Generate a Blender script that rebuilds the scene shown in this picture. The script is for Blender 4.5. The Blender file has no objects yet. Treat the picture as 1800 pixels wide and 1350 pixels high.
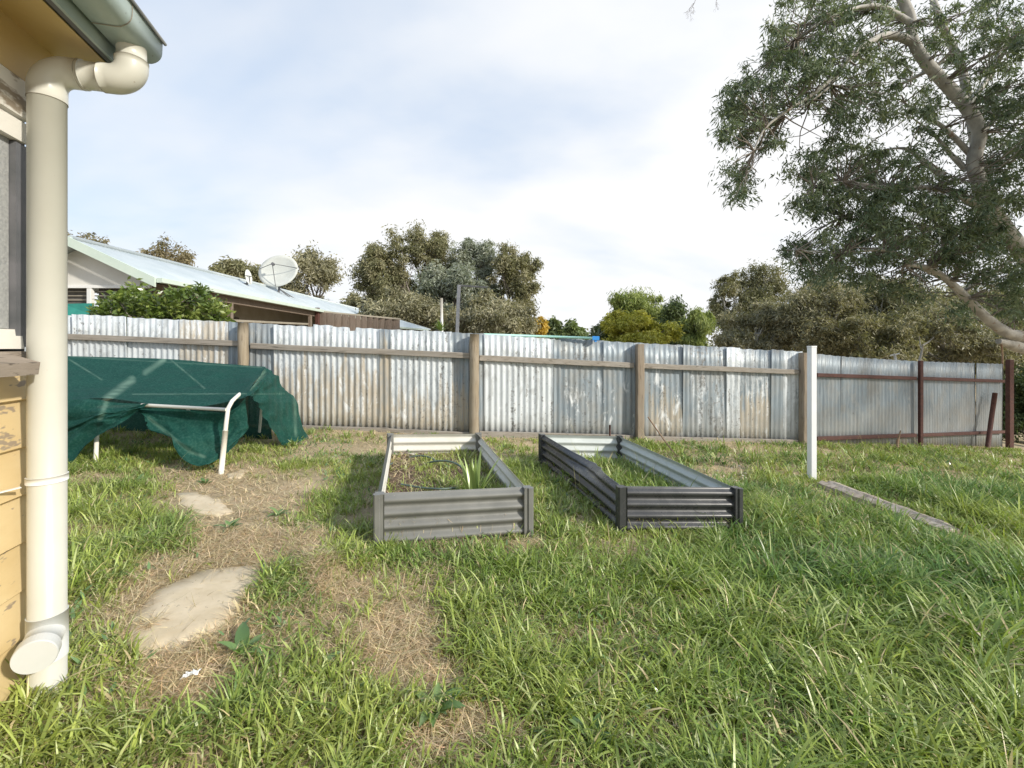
import bpy, math, random
import numpy as np
from mathutils import Vector, Matrix
random.seed(7); rng = np.random.default_rng(7)
S = bpy.context.scene
COL = S.collection

# ------------------------------------------------------------------ camera, sky, sun, exposure
EYE = 1.175; F = 764.0; HZ = 610.0
cam = bpy.data.cameras.new('camera'); camo = bpy.data.objects.new('camera', cam); COL.objects.link(camo)
cam.sensor_width = 36; cam.lens = F / 1800 * 36; cam.shift_y = -(675 - HZ) / 1800
camo.location = (0, 0, EYE); camo.rotation_euler = (math.radians(90), 0, 0)
cam.clip_start = .03; cam.clip_end = 2000
S.camera = camo
SUN = Vector((.76, -.46, .46)).normalized()
sl = bpy.data.lights.new('sun', 'SUN'); sl.energy = 2.35; sl.angle = math.radians(2.5); sl.color = (1, .93, .82)
so = bpy.data.objects.new('sun', sl); COL.objects.link(so)
so.rotation_euler = SUN.to_track_quat('Z', 'Y').to_euler(); so.location = (5, -5, 8)
W = bpy.data.worlds.new('World'); S.world = W; W.use_nodes = True
wn = W.node_tree; wn.nodes.clear()
def N(t, typ, **k):
    n = t.nodes.new(typ)
    for a, b in k.items():
        if a.startswith('_'): n.inputs[a[1:].replace('_', ' ')].default_value = b
        else: setattr(n, a, b)
    return n
def ramp(t, src, pts):
    r = t.nodes.new('ShaderNodeValToRGB'); e = r.color_ramp.elements
    while len(e) < len(pts): e.new(.5)
    for i, (p, c) in enumerate(pts):
        e[i].position = p; e[i].color = (c, c, c, 1) if not hasattr(c, '__len__') else (*c, 1)
    t.links.new(src, r.inputs[0]); return r.outputs[0]
def mixc(t, f, a, b, bt='MIX'):
    m = t.nodes.new('ShaderNodeMix'); m.data_type = 'RGBA'; m.blend_type = bt
    for i, v in ((0, f), (6, a), (7, b)):
        if isinstance(v, (int, float)): m.inputs[i].default_value = v
        elif hasattr(v, '__len__'): m.inputs[i].default_value = (*v[:3], 1)
        else: t.links.new(v, m.inputs[i])
    return m.outputs[2]
def math_(t, op, a, b=0.0, c=0.0, clamp=False):
    m = t.nodes.new('ShaderNodeMath'); m.operation = op; m.use_clamp = clamp
    for i, v in enumerate((a, b, c)):
        if isinstance(v, (int, float)): m.inputs[i].default_value = v
        else: t.links.new(v, m.inputs[i])
    return m.outputs[0]
sky = N(wn, 'ShaderNodeTexSky', sky_type='NISHITA', sun_disc=False)
sky.sun_elevation = math.asin(SUN.z); sky.sun_rotation = math.atan2(SUN.x, SUN.y)
sky.air_density = 1.2; sky.dust_density = 1.5
tc = N(wn, 'ShaderNodeTexCoord')
sep = N(wn, 'ShaderNodeSeparateXYZ'); wn.links.new(tc.outputs['Generated'], sep.inputs[0])
zz = math_(wn, 'ADD', math_(wn, 'MAXIMUM', sep.outputs[2], 0.0), .30)
cx = math_(wn, 'DIVIDE', sep.outputs[0], zz); cy = math_(wn, 'DIVIDE', sep.outputs[1], zz)
cmb = N(wn, 'ShaderNodeCombineXYZ'); wn.links.new(cx, cmb.inputs[0]); wn.links.new(cy, cmb.inputs[1])
mp = N(wn, 'ShaderNodeMapping'); mp.inputs['Scale'].default_value = (.85, 1.25, 1); mp.inputs['Location'].default_value = (3.1, 1.7, 0)
wn.links.new(cmb.outputs[0], mp.inputs[0])
n1 = N(wn, 'ShaderNodeTexNoise', _Scale=.55, _Detail=4.0, _Roughness=.5, _Distortion=.6); wn.links.new(mp.outputs[0], n1.inputs[0])
n2 = N(wn, 'ShaderNodeTexNoise', _Scale=1.5, _Detail=5.0, _Roughness=.52); wn.links.new(mp.outputs[0], n2.inputs[0])
cv = math_(wn, 'ADD', math_(wn, 'MULTIPLY', n1.outputs[0], .75), math_(wn, 'MULTIPLY', n2.outputs[0], .25))
# clearer sky towards the upper left, thicker cloud low down
cv = math_(wn, 'ADD', cv, math_(wn, 'MULTIPLY', sep.outputs[0], .10))
cv = math_(wn, 'SUBTRACT', cv, math_(wn, 'MULTIPLY', sep.outputs[2], .25))
cm = ramp(wn, cv, [(.22, .20), (.34, .60), (.46, 1.0)])
cc = ramp(wn, n2.outputs[0], [(.32, (4.75, 4.98, 5.35)), (.48, (5.25, 5.32, 5.42)), (.62, (5.3, 5.32, 5.36))])
skyc = mixc(wn, 1.0, sky.outputs[0], (.95, 1.0, 1.08), 'MULTIPLY')
out = mixc(wn, cm, mixc(wn, .6, skyc, (2.1, 3.2, 4.7)), cc)
bg = N(wn, 'ShaderNodeBackground', _Strength=.1); wn.links.new(out, bg.inputs[0])
wo = N(wn, 'ShaderNodeOutputWorld'); wn.links.new(bg.outputs[0], wo.inputs[0])
S.view_settings.view_transform = 'Standard'; S.view_settings.look = 'None'
S.view_settings.exposure = 0.95; S.view_settings.gamma = 1

# ------------------------------------------------------------------ helpers
def gz(x, y):
    x = np.clip(np.asarray(x, float), -14, 12.5); y = np.asarray(y, float)
    z = -.051 * x - .006 * np.maximum(0, x - 3) ** 2
    z = z + .004 * np.sin(x * 3.1 + y * 1.3) * np.sin(y * 2.3 - x) + .05 * np.exp(-((x + .95) ** 2 + (y - 2.2) ** 2) / .02)
    return z
def P(px, py, Y):
    return Vector(((px - 900) / F * Y, Y, EYE - (py - HZ) / F * Y))
def G(px, py, h=0.0):
    Y = (EYE - h) * F / ((py - HZ) - .051 * (px - 900)); X = (px - 900) / F * Y
    return Vector((X, Y, float(gz(X, Y)) + h))
def tagp(o, label=None, cat=None, group=None, kind=None):
    if label: o['label'] = label
    if cat: o['category'] = cat
    if group: o['group'] = group
    if kind: o['kind'] = kind
    return o
def thing(name, label, cat, loc=(0, 0, 0), group=None):
    o = bpy.data.objects.new(name, None); COL.objects.link(o); o.location = loc; o.empty_display_size = .1
    return tagp(o, label, cat, group)
def offs(o):
    return Matrix.Translation(o.location) if o.type == 'EMPTY' else Matrix.Identity(4)
def mesh(name, V, Fc, mat, parent=None, smooth=False, midx=None):
    me = bpy.data.meshes.new(name); me.from_pydata([tuple(v) for v in V], [], [tuple(f) for f in Fc])
    for m in (mat if isinstance(mat, (list, tuple)) else [mat]): me.materials.append(m)
    if smooth: me.polygons.foreach_set('use_smooth', [True] * len(me.polygons))
    if midx is not None: me.polygons.foreach_set('material_index', midx)
    me.update()
    o = bpy.data.objects.new(name, me); COL.objects.link(o)
    if parent is not None:
        o.parent = parent; o.matrix_parent_inverse = offs(parent).inverted()
    return o
def npmesh(name, V, quads=None, tris=None, mat=None, parent=None, colr=None, smooth=False):
    """V (n,3); quads (q,4); tris (t,3) -> one mesh object; colr (n,3) point colours"""
    me = bpy.data.meshes.new(name); me.vertices.add(len(V)); me.vertices.foreach_set('co', np.ascontiguousarray(V, dtype=np.float32).ravel())
    idx = []; st = []; tot = []
    off = 0
    for arr, k in ((quads, 4), (tris, 3)):
        if arr is not None and len(arr):
            idx.append(arr.ravel()); st.append(off + np.arange(len(arr)) * k); tot.append(np.full(len(arr), k)); off += arr.size
    idx = np.concatenate(idx).astype(np.int32); st = np.concatenate(st).astype(np.int32); tot = np.concatenate(tot).astype(np.int32)
    me.loops.add(len(idx)); me.loops.foreach_set('vertex_index', idx)
    me.polygons.add(len(st)); me.polygons.foreach_set('loop_start', st); me.polygons.foreach_set('loop_total', tot)
    if smooth: me.polygons.foreach_set('use_smooth', np.ones(len(st), bool))
    if colr is not None:
        a = me.color_attributes.new('col', 'FLOAT_COLOR', 'POINT')
        c4 = np.ones((len(V), 4), np.float32); c4[:, :3] = colr; a.data.foreach_set('color', c4.ravel())
    me.materials.append(mat); me.update(calc_edges=True)
    o = bpy.data.objects.new(name, me); COL.objects.link(o)
    if parent is not None:
        o.parent = parent; o.matrix_parent_inverse = offs(parent).inverted()
    return o
def frame(d):
    d = Vector(d).normalized(); up = Vector((0, 0, 1)) if abs(d.z) < .95 else Vector((1, 0, 0))
    a = d.cross(up).normalized(); return a, a.cross(d).normalized()
def boxv(p0, p1, w, h, up=None):
    """bar from p0 to p1, width w (sideways), height h"""
    p0 = Vector(p0); p1 = Vector(p1); a, b = frame(p1 - p0)
    V = []
    for p in (p0, p1):
        for s, t in ((-1, -1), (1, -1), (1, 1), (-1, 1)): V.append(p + a * w / 2 * s + b * h / 2 * t)
    return V, [(0, 3, 2, 1), (4, 5, 6, 7), (0, 1, 5, 4), (1, 2, 6, 5), (2, 3, 7, 6), (3, 0, 4, 7)]
def bar(name, p0, p1, w, h, mat, parent=None, bev=.004, rough=0.0, seg=1):
    p0 = Vector(p0); p1 = Vector(p1); a, b = frame(p1 - p0); V = []; Fc = []; n = 8
    c = min(bev, w * .3, h * .3)
    prof = [(-w/2+c, -h/2), (w/2-c, -h/2), (w/2, -h/2+c), (w/2, h/2-c), (w/2-c, h/2), (-w/2+c, h/2), (-w/2, h/2-c), (-w/2, -h/2+c)]
    for i in range(seg + 1):
        q = p0.lerp(p1, i / seg)
        if rough: q = q + a * random.uniform(-rough, rough) + b * random.uniform(-rough, rough)
        for (u, v) in prof:
            V.append(q + a * (u + random.uniform(-rough, rough) * .4) + b * (v + random.uniform(-rough, rough) * .4))
    for i in range(seg):
        for k in range(n): Fc.append((i*n+k, i*n+(k+1) % n, (i+1)*n+(k+1) % n, (i+1)*n+k))
    Fc.append(tuple(range(n))[::-1]); Fc.append(tuple(seg*n+k for k in range(n)))
    return mesh(name, V, Fc, mat, parent)
def tubev(pts, rad, n=8, cap=True, base=0):
    pts = [Vector(p) for p in pts]
    if not hasattr(rad, '__len__'): rad = [rad] * len(pts)
    V = []; Fc = []; a = None
    for i, p in enumerate(pts):
        d = (pts[min(i+1, len(pts)-1)] - pts[max(i-1, 0)]).normalized()
        if a is None: a, b = frame(d)
        else:
            a = (a - d * a.dot(d)).normalized(); b = a.cross(d).normalized()
        for k in range(n):
            t = 2 * math.pi * k / n; V.append(p + a * math.cos(t) * rad[i] + b * math.sin(t) * rad[i])
    for i in range(len(pts) - 1):
        for k in range(n): Fc.append((base+i*n+k, base+i*n+(k+1) % n, base+(i+1)*n+(k+1) % n, base+(i+1)*n+k))
    if cap:
        Fc.append(tuple(base+k for k in range(n))); Fc.append(tuple(base+(len(pts)-1)*n+k for k in range(n))[::-1])
    return V, Fc
def tube(name, pts, rad, mat, parent=None, n=12, smooth=True):
    V, Fc = tubev(pts, rad, n)
    o = mesh(name, V, Fc, mat, parent, smooth)
    if smooth and len(o.data.polygons) > 2:
        f = [True] * len(o.data.polygons); f[-1] = f[-2] = False; o.data.polygons.foreach_set('use_smooth', f)
    return o
def arc(c, u, v, r, a0, a1, n=8):
    return [Vector(c) + Vector(u) * r * math.cos(a0 + (a1-a0)*i/n) + Vector(v) * r * math.sin(a0 + (a1-a0)*i/n) for i in range(n+1)]
def vnoise(x, y, seed=0):
    xi = np.floor(x).astype(np.int64); yi = np.floor(y).astype(np.int64); fx = x - xi; fy = y - yi
    fx = fx*fx*(3-2*fx); fy = fy*fy*(3-2*fy)
    def h(a, b):
        n = (a * 374761393 + b * 668265263 + seed * 982451653) & 0x7fffffff
        n = ((n ^ (n >> 13)) * 1274126177) & 0x7fffffff
        return ((n ^ (n >> 16)) & 0xffff) / 65535.0
    return (h(xi, yi)*(1-fx) + h(xi+1, yi)*fx)*(1-fy) + (h(xi, yi+1)*(1-fx) + h(xi+1, yi+1)*fx)*fy

# ------------------------------------------------------------------ materials
def newmat(name):
    m = bpy.data.materials.new(name); m.use_nodes = True; t = m.node_tree
    b = t.nodes['Principled BSDF']; return m, t, b
def coords(t, scale=(1, 1, 1), rot=(0, 0, 0)):
    c = t.nodes.new('ShaderNodeTexCoord'); mpn = t.nodes.new('ShaderNodeMapping'); mpn.inputs['Scale'].default_value = scale
    mpn.inputs['Rotation'].default_value = rot
    t.links.new(c.outputs['Object'], mpn.inputs[0]); return mpn.outputs[0]
def noise(t, vec, sc, det=5.0, ro=.6, dist=0.0):
    n = N(t, 'ShaderNodeTexNoise', _Scale=sc, _Detail=det, _Roughness=ro, _Distortion=dist); t.links.new(vec, n.inputs[0]); return n.outputs[0]
def bump(t, b, h, st=.3, dist=.01):
    n = N(t, 'ShaderNodeBump', _Strength=st, _Distance=dist); t.links.new(h, n.inputs['Height']); t.links.new(n.outputs[0], b.inputs['Normal'])
def basic(name, c1, c2, sc=8, rough=.6, metal=0.0, scale=(1, 1, 1), bst=.2, bd=.003, lo=.35, hi=.65, spots=None, rot=(0, 0, 0)):
    m, t, b = newmat(name); v = coords(t, scale, rot); n = noise(t, v, sc)
    c = mixc(t, ramp(t, n, [(lo, 0), (hi, 1)]), c1, c2)
    if spots:
        sc2, th, colr = spots
        c = mixc(t, ramp(t, noise(t, coords(t, scale), sc2, 3, .7), [(th, 0), (th + .04, 1)]), c, colr)
    t.links.new(c, b.inputs['Base Color']); b.inputs['Roughness'].default_value = rough; b.inputs['Metallic'].default_value = metal
    t.links.new(ramp(t, n, [(0, max(rough - .12, 0)), (1, min(rough + .12, 1))]), b.inputs['Roughness'])
    if bst: bump(t, b, n, bst, bd)
    return m
def wood(name, c1, c2, c3, grain='z', rough=.85):
    m, t, b = newmat(name); g = {'z': (1, 1, .05), 'x': (.05, 1, 1), 'd': (1, .07, 1)}[grain]
    v = coords(t, g); n = noise(t, v, 38, 6, .65, .4); n2 = noise(t, coords(t, (1, 1, 1)), 4, 4); n3 = noise(t, v, 90, 3, .5)
    c = mixc(t, ramp(t, n, [(.3, 0), (.7, 1)]), c1, c2); c = mixc(t, ramp(t, n2, [(.4, 0), (.7, .7)]), c, c3)
    c = mixc(t, ramp(t, n3, [(.60, 0), (.68, .75)]), c, tuple(x * .35 for x in c1))
    t.links.new(c, b.inputs['Base Color']); b.inputs['Roughness'].default_value = rough
    bump(t, b, n, .7, .006); return m
def leafmat(name, transl=.35, rough=.45, spec=.4):
    m = bpy.data.materials.new(name); m.use_nodes = True; t = m.node_tree; b = t.nodes['Principled BSDF']
    a = N(t, 'ShaderNodeVertexColor', layer_name='col'); t.links.new(a.outputs[0], b.inputs['Base Color'])
    b.inputs['Roughness'].default_value = rough; b.inputs['Specular IOR Level'].default_value = spec
    tr = N(t, 'ShaderNodeBsdfTranslucent'); t.links.new(mixc(t, 1, a.outputs[0], (1.3, 1.35, .7), 'MULTIPLY'), tr.inputs[0])
    mx = N(t, 'ShaderNodeMixShader', _Fac=transl); t.links.new(b.outputs[0], mx.inputs[1]); t.links.new(tr.outputs[0], mx.inputs[2])
    t.links.new(mx.outputs[0], t.nodes['Material Output'].inputs[0]); return m
M = {}
M['grass'] = leafmat('grass_blade', .27, .38, .5)
M['straw'] = leafmat('straw_blade', .15, .7, .25)
M['leaf'] = leafmat('leaf', .25, .5, .4)
M['gloss'] = leafmat('glossy_leaf', .25, .28, .6)
def sheetmat():
    m, t, b = newmat('corrugated_iron')
    v = coords(t, (1, 1, .10)); v1 = coords(t)
    def prop(nm):
        a = t.nodes.new('ShaderNodeAttribute'); a.attribute_type = 'OBJECT'; a.attribute_name = nm; return a.outputs['Fac']
    wh, tn, dk, sd, hh = prop('whiteness'), prop('tan'), prop('dark'), prop('seed'), prop('tan_height')
    # shift the texture per sheet
    def shift(vec, k):
        c = N(t, 'ShaderNodeCombineXYZ'); t.links.new(math_(t, 'MULTIPLY', sd, k), c.inputs[1]); 
        a = N(t, 'ShaderNodeVectorMath', operation='ADD'); t.links.new(vec, a.inputs[0]); t.links.new(c.outputs[0], a.inputs[1]); return a.outputs[0]
    vs = shift(v, 3.7); v1s = shift(v1, 2.3)
    nA = noise(t, vs, 13, 7, .68); nB = noise(t, vs, 45, 5, .7); nC = noise(t, v1s, 22, 5, .75); nD = noise(t, v1s, 3.2, 4, .6)
    nS0 = noise(t, shift(coords(t, (1, 1, .05)), 5.3), 27, 5, .7)
    galv = mixc(t, ramp(t, nS0, [(.35, 0), (.65, 1)]), (.17, .21, .24), (.31, .365, .405))
    galv = mixc(t, ramp(t, nD, [(.45, 0), (.7, .6)]), galv, (.27, .255, .22))
    # white zinc / paint
    w = math_(t, 'ADD', math_(t, 'ADD', math_(t, 'MULTIPLY', math_(t, 'ADD', math_(t, 'MULTIPLY', nA, .5), math_(t, 'MULTIPLY', nS0, .5)), .85), math_(t, 'MULTIPLY', nC, .25)), math_(t, 'SUBTRACT', wh, .62))
    wm = ramp(t, w, [(.42, 0), (.52, .9)])
    c = mixc(t, wm, galv, mixc(t, nC, (.53, .585, .62), (.70, .735, .75)))
    # tan primer showing in the lower part
    s = N(t, 'ShaderNodeSeparateXYZ'); t.links.new(v1, s.inputs[0])
    hz = math_(t, 'SUBTRACT', hh, s.outputs[2])
    tt = math_(t, 'ADD', math_(t, 'MULTIPLY', hz, .75), math_(t, 'ADD', math_(t, 'MULTIPLY', nA, 1.5), math_(t, 'SUBTRACT', tn, .98)))
    tm = math_(t, 'MULTIPLY', ramp(t, tt, [(.45, 0), (.60, .9)]), math_(t, 'GREATER_THAN', tn, .01))
    nS = noise(t, shift(coords(t, (1, 1, .035)), 1.3), 34, 4, .6)
    nT = noise(t, v1s, 9, 6, .7)
    tm = math_(t, 'MULTIPLY', tm, ramp(t, math_(t, 'ADD', math_(t, 'MULTIPLY', nS, .62), math_(t, 'MULTIPLY', nT, .38)), [(.38, .12), (.50, .85), (.62, 1)]))
    c = mixc(t, tm, c, mixc(t, nB, (.33, .275, .195), (.54, .475, .365)))
    # grimy run marks down the sheet and dirt splashed up from the soil
    c = mixc(t, ramp(t, nS, [(.57, 0), (.70, .32)]), c, (.25, .255, .25))
    lowd = math_(t, 'SUBTRACT', math_(t, 'ADD', math_(t, 'MULTIPLY', nT, .5), .10), math_(t, 'MULTIPLY', s.outputs[2], .9))
    c = mixc(t, ramp(t, lowd, [(.06, 0), (.34, .38)]), c, (.33, .31, .27))
    nP = noise(t, shift(coords(t, (1, 1, .38)), 4.1), 7.5, 7, .72, .6)
    c = mixc(t, ramp(t, nP, [(.52, 0), (.60, .55)]), c, mixc(t, nB, (.25, .265, .265), (.40, .42, .42)))
    c = mixc(t, math_(t, 'MULTIPLY', ramp(t, nP, [(.36, .75), (.44, 0)]), math_(t, 'GREATER_THAN', wh, .3)), c, (.72, .75, .765))
    # flaked dark spots
    d = math_(t, 'ADD', math_(t, 'ADD', math_(t, 'MULTIPLY', nC, .6), math_(t, 'MULTIPLY', nA, .5)), math_(t, 'MULTIPLY', dk, .17))
    c = mixc(t, ramp(t, d, [(.70, 0), (.75, .8)]), c, (.12, .115, .105))
    t.links.new(c, b.inputs['Base Color']); b.inputs['Roughness'].default_value = .5; b.inputs['Metallic'].default_value = .15
    bump(t, b, math_(t, 'ADD', nC, wm), .25, .003)
    return m
M['sheet'] = sheetmat()
M['post_log'] = wood('treated_log', (.23, .18, .12), (.36, .305, .22), (.33, .29, .23))
M['post_grey'] = wood('grey_post_timber', (.25, .19, .13), (.36, .30, .23), (.30, .26, .21))
M['rail_wood'] = wood('grey_rail_timber', (.20, .175, .14), (.36, .325, .28), (.30, .28, .25), 'x')
M['sleeper'] = wood('bleached_timber', (.25, .19, .14), (.62, .57, .50), (.33, .26, .19), 'x')
M['brown_board'] = wood('brown_board_timber', (.14, .10, .075), (.26, .21, .17), (.20, .17, .14))
M['rust'] = basic('rust_red_steel', (.065, .025, .02), (.11, .045, .034), 20, .75)
M['white_post'] = basic('white_vinyl', (.80, .81, .82), (.86, .87, .88), 3, .4, bst=.03)
M['pvc'] = basic('cream_pipe', (.54, .535, .47), (.60, .60, .54), 2.2, .33, bst=.02, spots=(60, .72, (.38, .34, .27)))
M['pvc_cap'] = basic('white_pipe_cap', (.56, .58, .565), (.62, .635, .625), 5, .4, bst=.05, spots=(50, .69, (.45, .42, .33)))
M['joint'] = basic('joint_grime', (.22, .20, .16), (.34, .31, .25), 30, .9)
M['yellow'] = basic('flaking_cream_yellow_paint', (.60, .455, .23), (.69, .55, .31), 5, .6, scale=(1, .3, 1), bst=.5, bd=.005, spots=(22, .585, (.33, .265, .19)))
M['soffit'] = basic('yellow_eave_paint', (.55, .40, .16), (.62, .47, .21), 4, .6, bst=.1)
M['peel'] = basic('peeling_white_paint', (.30, .25, .19), (.74, .72, .66), 14, .8, scale=(1, .3, 1), bst=.8, bd=.004, lo=.36, hi=.42)
M['sill'] = wood('bare_sill_timber', (.22, .18, .14), (.36, .31, .26), (.30, .25, .2), 'd')
M['screen'] = basic('grey_fibre_board', (.30, .31, .31), (.40, .41, .40), 110, .9, bst=.9, bd=.003)
M['black'] = basic('dark_gap', (.012, .012, .012), (.02, .02, .02), 5, .8)
M['gutter'] = basic('grey_green_gutter', (.33, .41, .39), (.40, .48, .46), 7, .4, bst=.05, spots=(25, .68, (.2, .22, .2)))
M['gutlip'] = basic('gutter_bead', (.13, .145, .15), (.19, .20, .20), 9, .5)
M['frame'] = basic('cream_enamel_tube', (.74, .71, .62), (.80, .78, .70), 6, .4, bst=.05, spots=(18, .70, (.40, .24, .12)))
M['mint'] = basic('mint_paint', (.52, .62, .55), (.58, .67, .60), 4, .5, bst=.02)
M['nwall'] = basic('pale_cement_wall', (.60, .59, .55), (.66, .65, .61), 3, .7, bst=.05)
M['nwall2'] = basic('beige_board_wall', (.26, .235, .185), (.33, .30, .245), 3, .8, bst=.1)
M['ndark'] = basic('dark_blind', (.07, .065, .055), (.11, .10, .09), 9, .8)
M['teal'] = basic('teal_cloth', (.02, .20, .17), (.03, .26, .21), 9, .7)
M['roof'] = basic('pale_zinc_roof', (.52, .585, .60), (.62, .67, .68), 1.5, .45, .1, bst=.02)
M['dish'] = basic('pale_grey_dish', (.56, .58, .54), (.63, .65, .61), 3, .55, bst=.02)
M['dmetal'] = basic('dark_grey_metal', (.09, .095, .10), (.15, .15, .16), 9, .5)
M['white'] = basic('white_enamel', (.72, .72, .70), (.80, .80, .78), 3, .4, bst=.02)
M['blackp'] = basic('black_plastic', (.02, .02, .022), (.035, .035, .035), 10, .5)
M['galv'] = basic('galvanised_pole', (.30, .31, .33), (.42, .43, .45), 12, .5, .3)
M['tealpole'] = basic('pale_teal_tube', (.36, .66, .58), (.42, .70, .63), 4, .4, bst=0)
M['blue'] = basic('bright_blue_plastic', (.03, .25, .68), (.05, .3, .75), 4, .4, bst=0)
M['bed1o'] = basic('olive_grey_steel', (.155, .158, .148), (.195, .197, .185), 6, .36, bst=.04, spots=(70, .71, (.45, .43, .38)))
M['bed1i'] = basic('cream_steel', (.58, .57, .52), (.66, .65, .60), 5, .45, bst=.04, spots=(40, .69, (.4, .34, .25)))
M['bed2o'] = basic('charcoal_steel', (.045, .047, .050), (.065, .067, .070), 8, .27, bst=.05, spots=(80, .69, (.22, .21, .19)))
M['bed2i'] = basic('pale_grey_steel', (.48, .52, .51), (.55, .59, .58), 5, .42, bst=.04, spots=(40, .70, (.4, .36, .28)))
M['bark'] = basic('smooth_gum_bark', (.27, .26, .235), (.50, .485, .44), 5, .8, scale=(1, 1, .6), bst=.5, bd=.03, spots=(7, .62, (.26, .20, .155)))
M['bark2'] = basic('grey_brown_bark', (.15, .125, .10), (.28, .25, .215), 5, .9, scale=(1, 1, .3), bst=.4, bd=.02)
M['hose'] = basic('dark_green_hose', (.06, .10, .085), (.10, .14, .12), 9, .45, bst=0)
M['soil'] = basic('dark_garden_soil', (.085, .055, .035), (.16, .11, .07), 30, .95, bst=1, bd=.02)
M['concrete'] = basic('sandy_concrete', (.56, .465, .315), (.66, .56, .405), 9, .9, bst=.5, bd=.004, spots=(45, .66, (.30, .25, .18)))
M['stick'] = basic('dry_stick', (.20, .12, .07), (.32, .22, .14), 20, .85)
M['foil'] = basic('crumpled_plastic', (.62, .66, .68), (.75, .78, .80), 30, .3, bst=.6)
M['chalk'] = basic('broken_plaster', (.48, .38, .28), (.70, .64, .55), 30, .9, bst=.6)
def clothmat():
    m, t, b = newmat('green_shade_cloth'); v = coords(t)
    n = noise(t, v, 6, 5, .6); n2 = noise(t, coords(t, (1, 1, 1)), 60, 3, .6)
    c = mixc(t, n, (.006, .055, .045), (.014, .090, .070))
    c = mixc(t, ramp(t, n2, [(.45, 0), (.8, .30)]), c, (.12, .28, .23))
    a = N(t, 'ShaderNodeVertexColor', layer_name='col')   # paler streaks over the bars and along creases and hems
    c = mixc(t, a.outputs[0], c, (.22, .36, .28))
    t.links.new(c, b.inputs['Base Color']); b.inputs['Roughness'].default_value = .75
    b.inputs['Specular IOR Level'].default_value = .2
    tl = N(t, 'ShaderNodeBsdfTranslucent'); t.links.new(mixc(t, 1, c, (1.3, 1.3, 1.3), 'MULTIPLY'), tl.inputs[0])
    m1 = N(t, 'ShaderNodeMixShader', _Fac=.25); t.links.new(b.outputs[0], m1.inputs[1]); t.links.new(tl.outputs[0], m1.inputs[2])
    tp = N(t, 'ShaderNodeBsdfTransparent'); m2 = N(t, 'ShaderNodeMixShader', _Fac=.03)
    t.links.new(m1.outputs[0], m2.inputs[1]); t.links.new(tp.outputs[0], m2.inputs[2])
    t.links.new(m2.outputs[0], t.nodes['Material Output'].inputs[0])
    w = N(t, 'ShaderNodeTexWave', _Scale=120.0, _Distortion=1.0); t.links.new(coords(t, (1, 1, 1), (0, .5, .4)), w.inputs[0])
    bump(t, b, math_(t, 'ADD', n, math_(t, 'MULTIPLY', w.outputs[1], .1)), .5, .01)
    return m
M['cloth'] = clothmat()
def groundmat():
    m, t, b = newmat('dirt_ground'); v = coords(t)
    n = noise(t, v, 2.3, 6, .6); n2 = noise(t, v, 30, 6, .7); n3 = noise(t, v, 140, 4, .7)
    c = mixc(t, ramp(t, n2, [(.3, 0), (.7, 1)]), (.38, .295, .18), (.60, .48, .31))
    c = mixc(t, ramp(t, n, [(.45, 0), (.65, .5)]), c, (.20, .17, .08))
    c = mixc(t, ramp(t, n3, [(.55, 0), (.75, .6)]), c, (.56, .45, .29))
    t.links.new(c, b.inputs['Base Color']); b.inputs['Roughness'].default_value = .95
    bump(t, b, math_(t, 'ADD', n2, n3), .8, .012); return m
M['ground'] = groundmat()

# ------------------------------------------------------------------ ground
def axis(vals): return np.array(sorted(set(np.round(np.concatenate(vals), 4))))
gx = axis([np.arange(-6, 10, .08), np.array([-300, -150, -80, -40, -25, -18, -14, -12, -10, -8, -7, 11, 12.5, 15, 20, 30, 60, 120, 300])])
gy = axis([np.arange(-1, 8.5, .08), np.array([-300, -60, -20, -8, -4, -2, 9, 10, 12, 15, 20, 30, 50, 90, 160, 400])])
XX, YY = np.meshgrid(gx, gy); ZZ = gz(XX, YY) + .012 * (vnoise(XX * 5, YY * 5, 3) - .5) * (np.abs(XX) < 12)
V = np.stack([XX.ravel(), YY.ravel(), ZZ.ravel()], 1); nx = len(gx)
ii, jj = np.meshgrid(np.arange(nx - 1), np.arange(len(gy) - 1)); b0 = (jj * nx + ii).ravel()
tagp(npmesh('ground', V, np.stack([b0, b0 + 1, b0 + nx + 1, b0 + nx], 1), None, M['ground'], smooth=True), kind='structure')

# ------------------------------------------------------------------ fence line
FN = [(-170, 5.57), (430, 5.57), (833, 5.57), (1122, 5.90), (1412, 6.27), (1615, 6.95), (1770, 8.0)]
FP = [Vector(((p - 900) / F * y, y, 0)) for p, y in FN]
def fl(px, back=0.0):
    k = (px - 900) / F
    for i in range(len(FN) - 1):
        if px <= FN[i+1][0] or i == len(FN) - 2:
            a, b_ = FP[i], FP[i+1]; d = b_ - a
            s = (k * a.y - a.x) / (d.x - k * d.y); q = a + d * s; nn = Vector((-d.y, d.x, 0)).normalized()
            return q + nn * back, d.normalized(), nn
def zpx(py, Y): return EYE - (py - HZ) / F * Y
TOP = [(-170, 541), (122, 553), (430, 567), (700, 580), (833, 587), (1122, 604), (1290, 611), (1412, 617), (1440, 624), (1615, 635), (1770, 640)]
def topz(px):
    py = np.interp(px, [a for a, _ in TOP], [b_ for _, b_ in TOP]); return zpx(py, fl(px)[0].y)
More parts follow.
